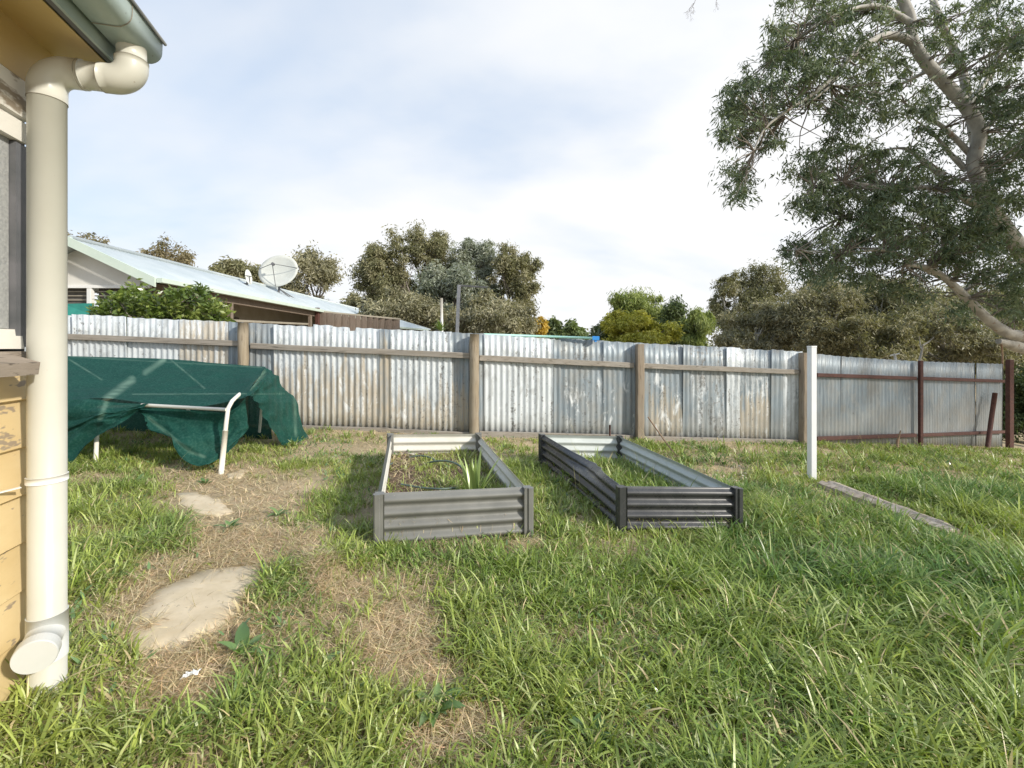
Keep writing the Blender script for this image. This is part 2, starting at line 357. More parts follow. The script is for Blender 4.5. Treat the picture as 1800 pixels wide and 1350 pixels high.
def corr_sheet(px0, px1, parent, dz=0.0, wh=.5, tan=0.0, dark=.3, th=.3, flat=1.0, notch=None, offn=0.0, label=None):
    a, d, nn = fl(px0 + .5); b_, _, _ = fl(px1 - .5); L = (b_ - a).length; z1a, z1b = topz(px0) + dz, topz(px1) + dz
    L2 = L + .03; cols = max(4, int(L2 / .076 * 8)); rows = 6; V = []; Fc = []
    lean = random.uniform(-.004, .004)
    for r in range(rows + 1):
        for c in range(cols + 1):
            s = c / cols * L2; q = a + d * s
            amp = .0085 * flat
            ph = (q.x * d.x + q.y * d.y) / .076 * 2 * math.pi
            dep = amp * math.cos(ph) + .05 + offn + lean * r
            zt = z1a + (z1b - z1a) * (s / L) + (.004 * math.sin(s * 37 + px0) if r == rows else 0) + amp * .15 * math.cos(ph)
            if r == rows and notch and abs(s - notch * L) < .04: zt -= .04
            zb = float(gz(q.x, q.y)) - .02
            z = zb + (zt - zb) * r / rows
            V.append(q + nn * dep + Vector((0, 0, z)))
    w = cols + 1
    for r in range(rows):
        for c in range(cols): Fc.append((r*w+c, r*w+c+1, (r+1)*w+c+1, (r+1)*w+c))
    o = mesh('sheet', V, Fc, M['sheet'], parent, True)
    md = o.modifiers.new('thickness', 'SOLIDIFY'); md.thickness = .0012
    o['whiteness'] = wh; o['tan'] = tan; o['dark'] = dark; o['seed'] = random.uniform(0, 10); o['tan_height'] = th
    if label: o['label'] = label
    return o
q, _, _ = fl(900)
tf = thing('corrugated_fence', 'long fence of weathered white corrugated iron sheets on grey timber posts and rails', 'fence', (0, 5.57, 0))
SH = [(-170, -70, .6, .2, .1), (-70, 30, .6, .2, .1), (30, 122, .6, 0, .2), (122, 215, .66, 0, .45), (215, 307, .70, 0, .3), (307, 397, .60, .62, .2),
      (397, 440, .12, 0, .3), (440, 478, .42, 0, .4), (478, 548, .62, .42, .3), (548, 580, .66, .52, .3), (580, 665, .66, .60, .35), (665, 682, .25, .5, .2),
      (682, 742, .62, .52, .5), (742, 790, .60, .50, .5), (790, 834, .30, .55, .5), (834, 850, .25, 0, .2), (850, 895, .88, 0, .05), (895, 974, .70, 0, .62),
      (974, 984, .12, .3, .3), (984, 1062, .44, .18, .6), (1062, 1117, .34, 0, .15), (1117, 1140, .25, .3, .3), (1140, 1203, .42, .40, .5), (1203, 1212, .15, .2, .3),
      (1212, 1280, .50, .1, .8), (1280, 1302, .6, .2, .6), (1302, 1358, .50, .42, .4), (1358, 1378, .10, 0, .1), (1378, 1412, .62, 0, .3)]
ths = {307: 1.7, 580: 1.15, 682: .85, 742: .85, 790: .8, 548: 1.15, 478: 1.35, 665: 1.5, 1140: .9, 1302: .8, 984: .5}
for i, (a_, b_, wh, tn, dk) in enumerate(SH):
    corr_sheet(a_, b_, tf, dz=random.uniform(-.012, .012) + (.01 if i % 2 else 0), wh=wh, tan=tn, dark=dk, th=ths.get(a_, .35),
               flat=.92 if a_ < 984 else .55, notch=.45 if a_ in (580,) else None, offn=.0022 * (i % 3),
               label={850: 'clean white sheet', 1358: 'dull dark grey sheet', 307: 'sheet with tan primer showing'}.get(a_))
def rail(px0, y0, px1, y1, hpx, mat, parent, seg=10, dpt=.045):
    a, d, nn = fl(px0); b2, _, _ = fl(px1); a = a + nn * .012; b2 = b2 + nn * .012
    a.z = zpx(y0, a.y); b2.z = zpx(y1, b2.y); h = hpx / F * a.y
    a -= nn * dpt / 2 * 0; return bar('rail', a, b2, dpt, h, mat, parent, .005, .002 if mat is M['rail_wood'] else 0, seg)
rail(-170, 580, 421, 604, 10, M['rail_wood'], tf); rail(441, 608, 825, 625, 10, M['rail_wood'], tf)
rail(843, 629, 1114, 642, 10, M['rail_wood'], tf); rail(1132, 643, 1404, 654, 9, M['rail_wood'], tf)
rail(-170, 738, 421, 750, 11, M['rail_wood'], tf); rail(441, 751, 682, 758, 12, M['rail_wood'], tf); rail(682.5, 757, 825, 764, 8, M['rail_wood'], tf)
rail(843, 763, 1112, 770, 11, M['rail_wood'], tf); rail(1132, 771, 1402, 777, 9, M['rail_wood'], tf)
def log(px, ytop, wpx, mat, parent, square=False, label=None):
    q, d, nn = fl(px); q = q - nn * .03; r = wpx / 2 / F * q.y; z1 = zpx(ytop, q.y); z0 = float(gz(q.x, q.y)) - .15
    if square: return bar('post', q + Vector((0, 0, z0)), q + Vector((0, 0, z1)), r * 2, r * 2 * .8, mat, parent, .008, .004, 14)
    pts = [q + Vector((random.uniform(-.004, .004), random.uniform(-.004, .004), z0 + (z1 - z0) * i / 10)) for i in range(11)]
    o = tube('post', pts, [r * (1 + random.uniform(-.03, .03)) for _ in pts], mat, parent, 16)
    return o
log(430, 567, 17, M['post_log'], tf); log(833.5, 587, 17, M['post_log'], tf); log(1123, 605, 15, M['post_grey'], tf, True); log(1411, 620, 15, M['post_grey'], tf, True)
log(-120, 545, 19, M['post_log'], tf)
sf = thing('steel_framed_fence', 'shorter grey corrugated iron fence section with rust red steel posts at the right end', 'fence', (fl(1615)[0].x, fl(1615)[0].y, float(gz(6.5, 7))))
for i, (a_, b_, wh, tn, dk) in enumerate([(1424, 1483, .05, 0, .1), (1483, 1527, .05, 0, .2), (1527, 1584, .05, 0, .15), (1584, 1614, .10, .3, .1), (1616, 1690, .05, .08, .1), (1690, 1722, .26, 0, .1), (1722, 1768, .05, 0, .1)]):
    corr_sheet(a_, b_, sf, wh=wh, tan=tn, dark=dk, th=.2, flat=.6, offn=.002 * (i % 3))
rail(1436, 659, 1610, 665, 6.5, M['rust'], sf, 1, .05); rail(1620, 665, 1765, 670, 6, M['rust'], sf, 1, .05)
rail(1436, 771, 1610, 765, 6.5, M['rust'], sf, 1, .05); rail(1620, 765, 1765, 759, 5.5, M['rust'], sf, 1, .05)
for px, yt, w in ((1615.5, 634, 5.6), (1772, 632, 7.5)):
    q, d, nn = fl(px); q = q - nn * .02; r = w / F * q.y
    bar('post', q + Vector((0, 0, float(gz(q.x, q.y)) - .2)), q + Vector((0, 0, zpx(yt, q.y))), r, r, M['rust'], sf, .004)
# things at the fence
def single(o, label, cat, group=None): return tagp(o, label, cat, group)
q = G(1427, 845); q.z -= .1
wpo = thing('white_post', 'smooth square white vinyl post standing in the grass before the fence', 'post', G(1427, 845))
bar('shaft', q, (q.x, q.y, zpx(611, q.y)), .066, .058, M['white_post'], wpo, .006)
bar('cap', (q.x, q.y, zpx(611, q.y) + .001), (q.x, q.y, zpx(608, q.y)), .070, .062, M['white_post'], wpo, .006)
a = fl(1745)[0]; 
single(tube('steel_bar', [P(1749, 691, a.y - .15), P(1742, 740, a.y - .22), P(1734, 802, a.y - .35)], .035, M['rust'], None, 6), 'rusty flat steel bar leaning on the far right fence', 'bar')
single(tube('metal_stake', [P(1072, 747, 5.5), P(1072, 775, 5.5)], .012, M['rust'], None, 8), 'short rusty stake standing behind the black garden bed', 'stake')
single(tube('dry_stick', [P(1139, 733, 5.55), P(1155, 756, 5.3), P(1172, 780, 5.05), P(1193, 806, 4.85)], [.008, .009, .008, .005], M['stick'], None, 6), 'long thin dry stick leaning beside the squared timber post', 'stick')
single(tube('dry_stalk', [P(1576, 800, 6.3), P(1578, 775, 6.35), P(1583, 757, 6.4)], [.02, .017, .006], M['stick'], None, 6), 'pale dead stalk standing in the grass before the steel fence', 'stalk')
tp = thing('teal_pole', 'pale teal tube with bright blue end clamp lying along the fence top', 'pole', P(950, 592, 5.7))
tube('tube', [P(850, 588, 5.72), P(1048, 594.5, 5.80)], .017, M['tealpole'], tp, 10)
bar('clamp', P(1041, 594.5, 5.8), P(1053, 595, 5.8), .05, .055, M['blue'], tp); bar('hook', P(1046, 597, 5.8), P(1047, 601, 5.8), .035, .03, M['blue'], tp)
# timber lying in the grass
a, b_ = G(1452, 856), G(1684, 940); SLE = (a.copy(), b_.copy()); dd = (b_ - a); V = []; Fc = []; nseg = 26; wv = Vector((-dd.y, dd.x, 0)).normalized() * -1
for i in range(nseg + 1):
    p = a + dd * i / nseg; w = .098 + .008 * math.sin(i * .9) + random.uniform(-.003, .003); hh = .062 - .012 * i / nseg
    w2 = w * (1.1 if i < nseg - 4 else 1.1 - .22 * (i - nseg + 4)); z = float(gz(p.x, p.y))
    for s, h in ((-w2, -.03), (-w2 * .98, hh - .02), (-w2 * .3, hh - .004), (0.0, hh - .016 + random.uniform(-.006, 0)), (w * .45, hh + .003), (w, hh - .012), (w, -.03)):
        V.append(Vector((p.x, p.y, z)) + wv * s + Vector((0, 0, h + random.uniform(-.0015, .0015))))
for i in range(nseg):
    for k in range(6): Fc.append((i*7+k, i*7+k+1, (i+1)*7+k+1, (i+1)*7+k))
Fc.append(tuple(range(7))); Fc.append(tuple(nseg*7+k for k in range(7))[::-1])
single(mesh('timber_sleeper', V, Fc, M['sleeper']), 'split bleached timber sleeper lying in grass right of the white post', 'timber')

# ------------------------------------------------------------------ raised beds
def bed(corners, hgt, lab, outm, inm, dent=False, soilh=.1):
    FL, FR, BL, BR = corners; c = (FL + FR + BL + BR) / 4
    t = thing('raised_garden_bed', lab, 'garden bed', (c.x, c.y, float(gz(c.x, c.y))), 'corrugated steel garden beds')
    def panel(a, b_, inward, dn=False):
        d = (b_ - a); L = d.length; rows = 48; colsn = 40 if dn else 8; V = []; Fc = []; idx = []
        for side in (0, 1):
            for r in range(rows + 1):
                h = -hgt - .04 + (hgt + .04) * r / rows
                for k in range(colsn + 1):
                    s = k / colsn; p = a.lerp(b_, s)
                    dep =   .010 + .0135 * math.cos(h / .076 * 2 * math.pi) + (.0015 if side else 0)
                    off = Vector((0, 0, 0))
                    if dn:   # buckled top edge
                        wgt = math.exp(-((s - .42) / .17) ** 2) * max(0, (h + .12) / .12)
                        wr = .012 * math.sin(s * 60) * max(0, (h + .10) / .10) * math.exp(-((s - .42) / .13) ** 2)
                        dep += .12 * wgt + wr; off.z = -.045 * wgt
                        bow = .02 * math.sin(s * math.pi); dep += bow
                    V.append(p + inward * dep + off + Vector((0, 0, h)))
        w = colsn + 1; nv = (rows + 1) * w
        for side in (0, 1):
            for r in range(rows):
                for k in range(colsn):
                    f = (side*nv+r*w+k, side*nv+r*w+k+1, side*nv+(r+1)*w+k+1, side*nv+(r+1)*w+k)
                    Fc.append(f); idx.append(side)
        for k in range(colsn): Fc.append((rows*w+k, rows*w+k+1, nv+rows*w+k+1, nv+rows*w+k)); idx.append(1)
        return mesh('panel', V, Fc, [outm, inm], t, True, idx)
    ux = ((FR - FL) + (BR - BL)).normalized(); uy = ((BL - FL) + (BR - FR)).normalized()
    e = .03
    panel(FL + ux * e, FR - ux * e, uy); panel(BL + ux * e, BR - ux * e, -uy)
    panel(FL + uy * e, BL - uy * e, ux, dent); panel(FR + uy * e, BR - uy * e, -ux)
    for cn, sx, sy in ((FL, 1, 1), (FR, -1, 1), (BL, 1, -1), (BR, -1, -1)):
        # angled corner post with a folded rib
        a_, b2 = ux * sx, uy * sy; o_ = cn - a_ * .012 - b2 * .012
        o_ = o_ - a_ * .004 - b2 * .004; prof = [o_ + a_ * .058, o_ + a_ * .058 + b2 * .006, o_ + a_ * .034 + b2 * .006, o_ + a_ * .030 - b2 * .003, o_ + a_ * .006 - b2 * .003, o_ - a_ * .003 + b2 * .006,
                o_ - a_ * .003 + b2 * .030, o_ + a_ * .006 + b2 * .034, o_ + a_ * .006 + b2 * .058, o_ + a_ * .050 + b2 * .058, o_ + a_ * .052 + b2 * .052, o_ + a_ * .058 + b2 * .050]
        V = [p + Vector((0, 0, z)) for z in (-hgt - .06, .004) for p in prof]; n = len(prof)
        Fc = [(k, (k+1) % n, n+(k+1) % n, n+k) for k in range(n)] + [tuple(range(n, 2*n))]
        mesh('corner_post', V, Fc, outm, t)
    # soil
    V = []; Fc = []; n = 12; i1, i2, i3, i4 = FL + (ux+uy)*.02, FR + (uy-ux)*.02, BL + (ux-uy)*.02, BR - (ux+uy)*.02
    for r in range(n + 1):
        for k in range(n + 1):
            p = i1.lerp(i2, k/n).lerp(i3.lerp(i4, k/n), r/n); V.append((p.x, p.y, float(gz(p.x, p.y)) + soilh + random.uniform(-.012, .012)))
    for r in range(n):
        for k in range(n): Fc.append((r*(n+1)+k, r*(n+1)+k+1, (r+1)*(n+1)+k+1, (r+1)*(n+1)+k))
    mesh('soil', V, Fc, M['soil'], t, True)
    return t
def bc(lst, h): return [G(px, py, h) for px, py in lst]
B1 = bc([(662, 870), (932, 858), (684, 762), (843, 762)], .30)
B2 = bc([(1090, 857), (1300, 858), (950, 763), (1090, 766)], .30)
bed(B1, .30, 'olive grey steel garden bed with cream inside, a spiky plant and hose in it', M['bed1o'], M['bed1i'], False, .115)
bed(B2, .30, 'charcoal black steel garden bed with buckled left side and pale inside', M['bed2o'], M['bed2i'], True, .06)
def inquad(x, y, Q):
    pts = [Q[0], Q[1], Q[3], Q[2]]; m = np.ones(np.shape(x), bool)
    for i in range(4):
        a, b_ = pts[i], pts[(i+1) % 4]; m &= ((b_.x - a.x) * (y - a.y) - (b_.y - a.y) * (x - a.x)) > .03 * (b_ - a).length
    return m
def gzs(x, y): return gz(x, y) + np.where(inquad(x, y, B1), .115, 0) + np.where(inquad(x, y, B2), .06, 0)

# ------------------------------------------------------------------ our house, left edge
dv = Vector((-.265, .964, 0)).normalized(); nv_ = Vector((dv.y, -dv.x, 0))
KS = 1.146
W0 = Vector((-1.363 * KS, 1.182 * KS, EYE))     # point on the wall line at eye height
def Wp(t, n, z): return W0 + (dv * t + nv_ * n + Vector((0, 0, z))) * KS
hs = thing('weatherboard_house', 'cream yellow weatherboard house corner with flaking paint at the left edge', 'house', (W0.x, W0.y, 0))
def extr(name, prof, t0, t1, mat, parent, smooth=False):
    n = len(prof); V = [Wp(t0, a, b) for a, b in prof] + [Wp(t1, a, b) for a, b in prof]
    Fc = [(k, (k+1) % n, n+(k+1) % n, n+k) for k in range(n)] + [tuple(range(n)), tuple(range(n, 2*n))[::-1]]
    return mesh(name, V, Fc, mat, parent, smooth)
T0, T1 = -2.6, .10
z = -.082
for k in range(9):
    zb = -.148 - .132 * k
    zt = zb + .142 if k else -.075
    o = extr('weatherboard', [(-.02, zt), (.004, zt), (.016 + random.uniform(-.001, .003), zb + .004), (.012, zb), (-.02, zb)], T0, T1 - random.uniform(0, .01), M['yellow'], hs)
    if k == 6: o['label'] = 'board with an open dark joint above it'
extr('wall', [(-.15, .88), (-.022, .88), (-.022, -1.2), (-.15, -1.2)], T0, T1 - .02, M['black'], hs)
extr('frieze_board', [(-.02, .90), (.012, .90), (.012, .742), (-.02, .742)], T0, .135, M['soffit'], hs)
wd = extr('window_frame', [(-.02, .62), (.018, .62), (.018, .565), (-.02, .565)], T0, .03, M['peel'], hs); wd['label'] = 'window head with peeling white paint'
extr('head_trim', [(-.02, .735), (.02, .735), (.026, .66), (.02, .632), (-.02, .632)], T0, .04, M['peel'], hs)
extr('frieze_strip', [(-.02, .741), (.010, .741), (.010, .736), (-.02, .736)], T0, T1, M['yellow'], hs)
extr('window_jamb', [(-.02, .56), (.012, .56), (.012, .0), (-.02, .0)], -.002, .06, M['dmetal'], hs)
o = extr('window_panel', [(-.018, .60), (-.002, .60), (-.002, .05), (-.018, .05)], T0, -.004, M['screen'], hs); o['label'] = 'grey fibre board covering the window'
extr('bottom_rail', [(-.02, .048), (.010, .048), (.016, -.005), (-.02, -.005)], T0, .02, M['peel'], hs)
o = extr('window_sill', [(-.02, -.012), (.03, -.012), (.108, -.040), (.104, -.072), (.02, -.062), (-.02, -.062)], T0, -.07, M['sill'], hs)
o = extr('window_sill', [(-.02, -.012), (.016, -.012), (.018, -.062), (-.02, -.062)], -.0695, .03, M['sill'], hs)
extr('soffit', [(.0, .884), (.185, .838), (.185, .848), (.0, .896)], T0, .155, M['soffit'], hs)
extr('gap', [(.186, .84), (.197, .84), (.197, .92), (.186, .92)], T0, .066, M['black'], hs)
extr('fascia', [(.198, .832), (.214, .832), (.214, .95), (.198, .95)], T0, .066, M['dmetal'], hs)
extr('fascia_cover', [(.215, .828), (.222, .828), (.222, .93), (.215, .93)], T0, .069, M['gutter'], hs)
# roof sheet above
extr('roof', [(-.6, 1.16), (.25, .965), (.25, .975), (-.6, 1.17)], T0, .075, M['roof'], hs)
# gutter: open channel
gp = [(.226, .93), (.226, .868), (.236, .857), (.286, .857)] + [(.286 + .038 * math.sin(a), .895 - .038 * math.cos(a)) for a in (.3, .55, .8, 1.05, 1.3, 1.55)] + [(.325, .925)]
GN = len(gp)
V = []; Fc = []
gt1 = .06
for tt in (T0, -.12, -.10, gt1):
    for a, b_ in gp: V.append(Wp(tt, a, b_))
    for a, b_ in gp: V.append(Wp(tt, (a - .276) * .965 + .276, b_ + .002))
for i in range(3):
    o0, o1 = i*2*GN, (i+1)*2*GN
    for k in range(GN - 1): Fc += [(o0+k, o0+k+1, o1+k+1, o1+k), (o0+GN+k, o1+GN+k, o1+GN+1+k, o0+GN+1+k)]
Fc.append(tuple(6*GN + k for k in range(GN)))
gut = mesh('gutter', V, Fc, M['gutter'], hs, True)
gut.data.polygons.foreach_set('use_smooth', [True] * (len(gut.data.polygons) - 1) + [False])
tube('gutter_bead', [Wp(T0, .330, .926), Wp(gt1 + .004, .330, .926)], .0055, M['gutlip'], gut, 8)
jp = [(a + (.0015 if k > 3 else 0), b_ - (.0015 if k < 5 else 0)) for k, (a, b_) in enumerate(gp)]
V = [Wp(tt, a, b_) for tt in (-.104, -.100) for a, b_ in jp]
mesh('gutter_joint', V, [(k, k+1, GN+k+1, GN+k) for k in range(GN - 1)], M['joint'], gut)
# downpipe
R = .045; pc = Vector((-1.286 * KS, 1.203 * KS, EYE)); up = Vector((0, 0, 1))
dp = None
def pp(n, z): return pc + (nv_ * n + up * z) * KS
oc = .195; zh = .766; R2 = .0435
base_z = (float(gz(pc.x, pc.y)) - EYE - .1) / KS
dp = tube('downpipe', [pp(0, base_z), pp(0, zh - .052)], R, M['pvc'], hs, 40)
e1 = arc(pp(.052, zh - .052), -nv_, up, .052 * KS, 0, math.pi / 2, 10)
tube('elbow', [pp(0, zh - .085)] + e1 + [pp(.085, zh)], [R + .002] * 2 + [R + .002 - .0015 * i / 10 for i in range(11)], M['pvc'], dp, 40)
tube('offset_pipe', [pp(.075, zh), pp(.135, zh)], R2 - .0015, M['pvc'], dp, 36)
e2 = arc(pp(oc - .046, zh + .046), nv_, -up, .046 * KS, math.pi / 2, 0, 10)
tube('elbow', [pp(.127, zh)] + e2 + [pp(oc, zh + .06)], [R2 + .001] * 13, M['pvc'], dp, 40)
tube('outlet_pipe', [pp(oc, zh + .05), pp(oc, .866)], R2 - .004, M['pvc'], dp, 36)
for c0, c1, r in ((pp(.078, zh), pp(.079, zh), R2 + .0026), (pp(.1265, zh), pp(.1275, zh), R2 + .0015), (pp(0, zh - .0858), pp(0, zh - .0845), R + .0024), (pp(oc, zh + .0595), pp(oc, zh + .061), R2 + .0015)):
    tube('joint_line', [c0, c1], r, M['joint'], dp, 36)
br = tube('bracket', [pp(0, -.372), pp(0, -.354)], R + .0035, M['white'], dp, 40); 
bar('bracket_arm', pp(-.03, -.372) - dv * .05, pp(-.075, -.378) - dv * .10, .016, .003, M['white'], dp); tube('screw', [pp(-.07, -.374) - dv * .094, pp(-.06, -.374) - dv * .094], .005, M['dmetal'], dp, 8)
# lower collar, branch with end cap pointing to the camera, left
tube('collar', [pp(0, -.86), pp(0, -.735)], R + .003, M['pvc_cap'], dp, 40)
cd = (Vector((.56, -.82, -.12))).normalized(); c0 = pp(0, -.785)
tube('branch', [c0, c0 + cd * .105], R, M['pvc_cap'], dp, 40)
V, Fc = tubev([c0 + cd * .085, c0 + cd * .118, c0 + cd * .122, c0 + cd * .1225], [R * 1.12, R * 1.12, R * 1.08, .001], 40)
mesh('end_cap', V, Fc, M['pvc_cap'], dp, False)

# ------------------------------------------------------------------ tube frame and shade cloth
frm = thing('tube_frame', 'cream painted bent steel tube frame standing under the green shade cloth', 'frame', G(388, 832))
legR = G(388, 832); legL = G(168, 818); legR.z -= .03; legL.z -= .03
A1 = P(400, 721, 3.62); A0 = P(172, 716, 3.74); Bk1 = P(465, 654, 4.9); Bk0 = P(285, 648, 4.9); r = .016
tube('leg', [legR, legR.lerp(A1, .45), legR.lerp(A1, .8), P(401, 718, 3.63), P(408, 705, 3.67), P(419, 695, 3.76), A1.lerp(Bk1, .3) + Vector((0, 0, .03)), Bk1], r, M['frame'], frm)
tube('leg_sleeve', [legR, legR.lerp(A1, .70)], r + .004, M['frame'], frm)
tube('leg', [legL, legL.lerp(A0, .8), P(174, 711, 3.78), P(184, 703, 3.86), A0.lerp(Bk0, .3) + Vector((0, 0, -.01)), Bk0], r, M['frame'], frm)
tube('front_rail', [A0 + Vector((.01, .0, 0)), P(236, 714.5, 3.70), P(250, 712, 3.63), A1 + Vector((-.01, .0, .005))], r * .9, M['frame'], frm)
tube('back_rail', [Bk0, Bk1], r * .9, M['frame'], frm)
for b_, g in ((Bk1, (455, 762)), (Bk0, (360, 766))):
    e = P(g[0], g[1], 4.95); e.z = float(gz(e.x, e.y)) - .02; tube('leg', [b_, e], r * .9, M['frame'], frm)
def crs(pts, n):
    pts = np.asarray(pts, float); m = len(pts); out = []
    for u in np.linspace(0, m - 1, n):
        i = min(int(u), m - 2); f = u - i; p0, p1, p2, p3 = pts[max(i-1, 0)], pts[i], pts[i+1], pts[min(i+2, m-1)]
        out.append(.5 * ((2*p1) + (-p0+p2)*f + (2*p0-5*p1+4*p2-p3)*f*f + (-p0+3*p1-3*p2+p3)*f**3))
    return np.array(out)
cV = []; cQ = []; cC = []
def surf(rows, nu, nv, amp, seed, fs=(9, 5), hem=False, sag=0.0, streaks=None, hang=False):
    R_ = np.array([crs([P(*c) for c in row], nu) for row in rows])
    Gd = np.array([crs(R_[:, k], nv) for k in range(nu)]).transpose(1, 0, 2)     # nv, nu, 3
    U, Vv = np.meshgrid(np.linspace(0, 1, nu), np.linspace(0, 1, nv))
    du = np.gradient(Gd, axis=1); dv2 = np.gradient(Gd, axis=0); nr = np.cross(du, dv2); nr /= np.linalg.norm(nr, axis=2, keepdims=True) + 1e-9
    w = (vnoise(U * fs[0] + Vv * 2, Vv * fs[1], seed) - .5) + .5 * (vnoise(U * fs[0] * 2.3 - Vv * 3, Vv * fs[1] * 2.3 + U * 3, seed + 1) - .5) + .08 * (vnoise(U * fs[0] * 6, Vv * fs[1] * 6 + U * 9, seed + 2) - .5)
    if hang: w = w * (.25 + .75 * Vv)
    else: w = w * np.minimum(1, 8 * Vv * (1 - Vv) + .25)
    Gd = Gd + nr * (w * amp)[..., None]; Gd[..., 2] -= sag * np.sin(math.pi * U) * np.sin(math.pi * Vv)
    base = sum(len(a) for a in cV); cV.append(Gd.reshape(-1, 3))
    I, J = np.meshgrid(np.arange(nu - 1), np.arange(nv - 1)); b0 = (J * nu + I).ravel() + base
    cQ.append(np.stack([b0, b0 + 1, b0 + nu + 1, b0 + nu], 1))
    c = np.zeros((nv, nu))
    if streaks:
        for (pa, pb, wd_, st) in streaks:
            a = np.array([(pa[0]-900)/F, (HZ-pa[1])/F]); b2 = np.array([(pb[0]-900)/F, (HZ-pb[1])/F])
            q2 = np.stack([Gd[..., 0] / Gd[..., 1], (Gd[..., 2] - EYE) / Gd[..., 1]], -1); d2 = b2 - a
            s = np.clip(((q2 - a) @ d2) / (d2 @ d2), 0, 1); dist = np.linalg.norm(q2 - (a + s[..., None] * d2), axis=2) * F
            c = np.maximum(c, st * np.clip(1.3 - dist / wd_, 0, 1) * (.35 + .8 * vnoise(U * 22, Vv * 22, 5)))
    cC.append(np.clip(c, 0, 1).ravel())
surf([[(40, 622, 4.85), (122, 626, 4.85), (285, 631, 4.88), (370, 637, 4.9), (467, 645, 4.92)],
      [(20, 648, 4.45), (122, 650, 4.5), (258, 652, 4.5), (355, 656, 4.5), (458, 660, 4.5)],
      [(10, 680, 4.0), (122, 682, 4.05), (215, 679, 4.1), (340, 686, 4.05), (446, 676, 4.1)],
      [(0, 706, 3.68), (122, 704, 3.68), (192, 700, 3.68), (330, 716, 3.68), (432, 698, 3.70)]], 150, 60, .035, 1, (8, 4), sag=.03,
     streaks=[((178, 708), (232, 668), 7, .9), ((255, 655), (288, 633), 5, .7), ((122, 632), (180, 668), 1.3, .5), ((300, 632), (360, 683), 1.3, .5), ((232, 693), (440, 692), 1.0, .6), ((122, 627), (460, 646), 1.0, .35)])
surf([[(0, 706, 3.66), (100, 704, 3.66), (160, 702, 3.65), (200, 706, 3.64), (262, 709, 3.62)],
      [(0, 760, 3.60), (100, 745, 3.62), (165, 728, 3.56), (200, 722, 3.58), (258, 711, 3.60)],
      [(0, 810, 3.66), (100, 775, 3.68), (158, 745, 3.60), (205, 730, 3.57), (254, 713, 3.60)],
      [(0, 885, 3.60), (100, 838, 3.60), (158, 775, 3.58), (205, 748, 3.56), (250, 716, 3.60)]], 80, 50, .10, 4, (5, 6), hang=True,
     streaks=[((176, 735), (190, 700), 5, .5)])
surf([[(236, 716, 3.70), (290, 718, 3.70), (345, 722, 3.68), (400, 724, 3.68), (432, 700, 3.72)],
      [(244, 724, 3.70), (290, 742, 3.68), (345, 752, 3.70), (395, 750, 3.72), (433, 715, 3.78)],
      [(256, 738, 3.66), (300, 770, 3.62), (345, 790, 3.60), (392, 782, 3.70), (434, 745, 3.82)],
      [(262, 744, 3.62), (304, 784, 3.56), (350, 817, 3.54), (392, 802, 3.66), (432, 762, 3.84)]], 80, 50, .09, 8, (5, 4), hang=True,
     streaks=[((262, 735), (335, 795), 3.5, .35), ((335, 795), (360, 803), 3.0, .4)])  # sunlit lower hem put into the colour as paler lines
surf([[(467, 645, 4.92), (456, 662, 4.5), (446, 676, 4.1), (430, 697, 3.70)],
      [(484, 662, 4.98), (474, 672, 4.6), (464, 685, 4.25), (448, 702, 3.95)],
      [(516, 700, 5.02), (500, 710, 4.75), (484, 722, 4.5), (466, 732, 4.2)],
      [(545, 776, 5.05), (533, 783, 4.85), (517, 786, 4.7), (498, 782, 4.5)]], 60, 70, .07, 12, (4, 6), streaks=[((462, 655), (440, 680), 6, .7), ((518, 700), (520, 765), 3, .4), ((445, 693), (500, 692), .9, .35)])
surf([[(40, 624, 4.9), (150, 628, 4.95), (285, 633, 4.95), (400, 642, 5.0), (465, 649, 5.0)],
      [(40, 690, 5.0), (150, 690, 5.05), (285, 695, 5.05), (400, 705, 5.1), (470, 712, 5.1)],
      [(40, 762, 4.9), (150, 764, 4.9), (285, 768, 4.9), (390, 770, 4.9), (478, 772, 4.9)]], 60, 30, .08, 16, (8, 3))
cc3 = np.concatenate(cC); o = npmesh('shade_cloth', np.concatenate(cV), np.concatenate(cQ), None, M['cloth'], colr=np.repeat(cc3[:, None], 3, 1), smooth=True)
tagp(o, 'dark green shade cloth draped and sagging over the cream tube frame', 'shade cloth')

# ------------------------------------------------------------------ neighbour's house
nb = thing('neighbour_house', 'low house with pale zinc roof and mint green trim behind the fence', 'house', (-7, 10, .3))
E = EYE; XR, ZR, XE, ZE = -7.08, E + 1.74, -5.70, E + 1.09; YF, YB = 6.98, 21.5
V = []; Fc = []; n = int((YB - YF) / .076 * 4)
for i in range(n + 1):
    y = YF + (YB - YF) * i / n; c = .009 * math.cos(y / .076 * 2 * math.pi)
    V += [Vector((XE - .02, y, ZE + c)), Vector((XR, y, ZR + c)), Vector((2 * XR - XE + .02, y, ZE + c))]
for i in range(n): Fc += [(i*3, i*3+1, i*3+4, i*3+3), (i*3+1, i*3+2, i*3+5, i*3+4)]
rf = mesh('roof', V, Fc, M['roof'], nb, True)
tube('ridge_cap', [(XR, YF - .02, ZR + .01), (XR, YB, ZR + .01)], .045, M['roof'], rf, 8)
sl_ = (ZR - ZE) / (XE - XR)
for s in (1, -1):
    x1 = XR + (XE - XR) * s * 1.0
    V = [(XR, YF - .05, ZR + .02), (x1, YF - .05, ZE + .02), (x1, YF - .05, ZE - .13), (XR, YF - .05, ZR - .13)]
    V += [(x, y + .03, z) for x, y, z in V]
    mesh('barge_board', V, [(0, 3, 2, 1), (4, 5, 6, 7), (0, 1, 5, 4), (1, 2, 6, 5), (2, 3, 7, 6), (3, 0, 4, 7)], M['mint'], nb)
xl = 2 * XR - XE
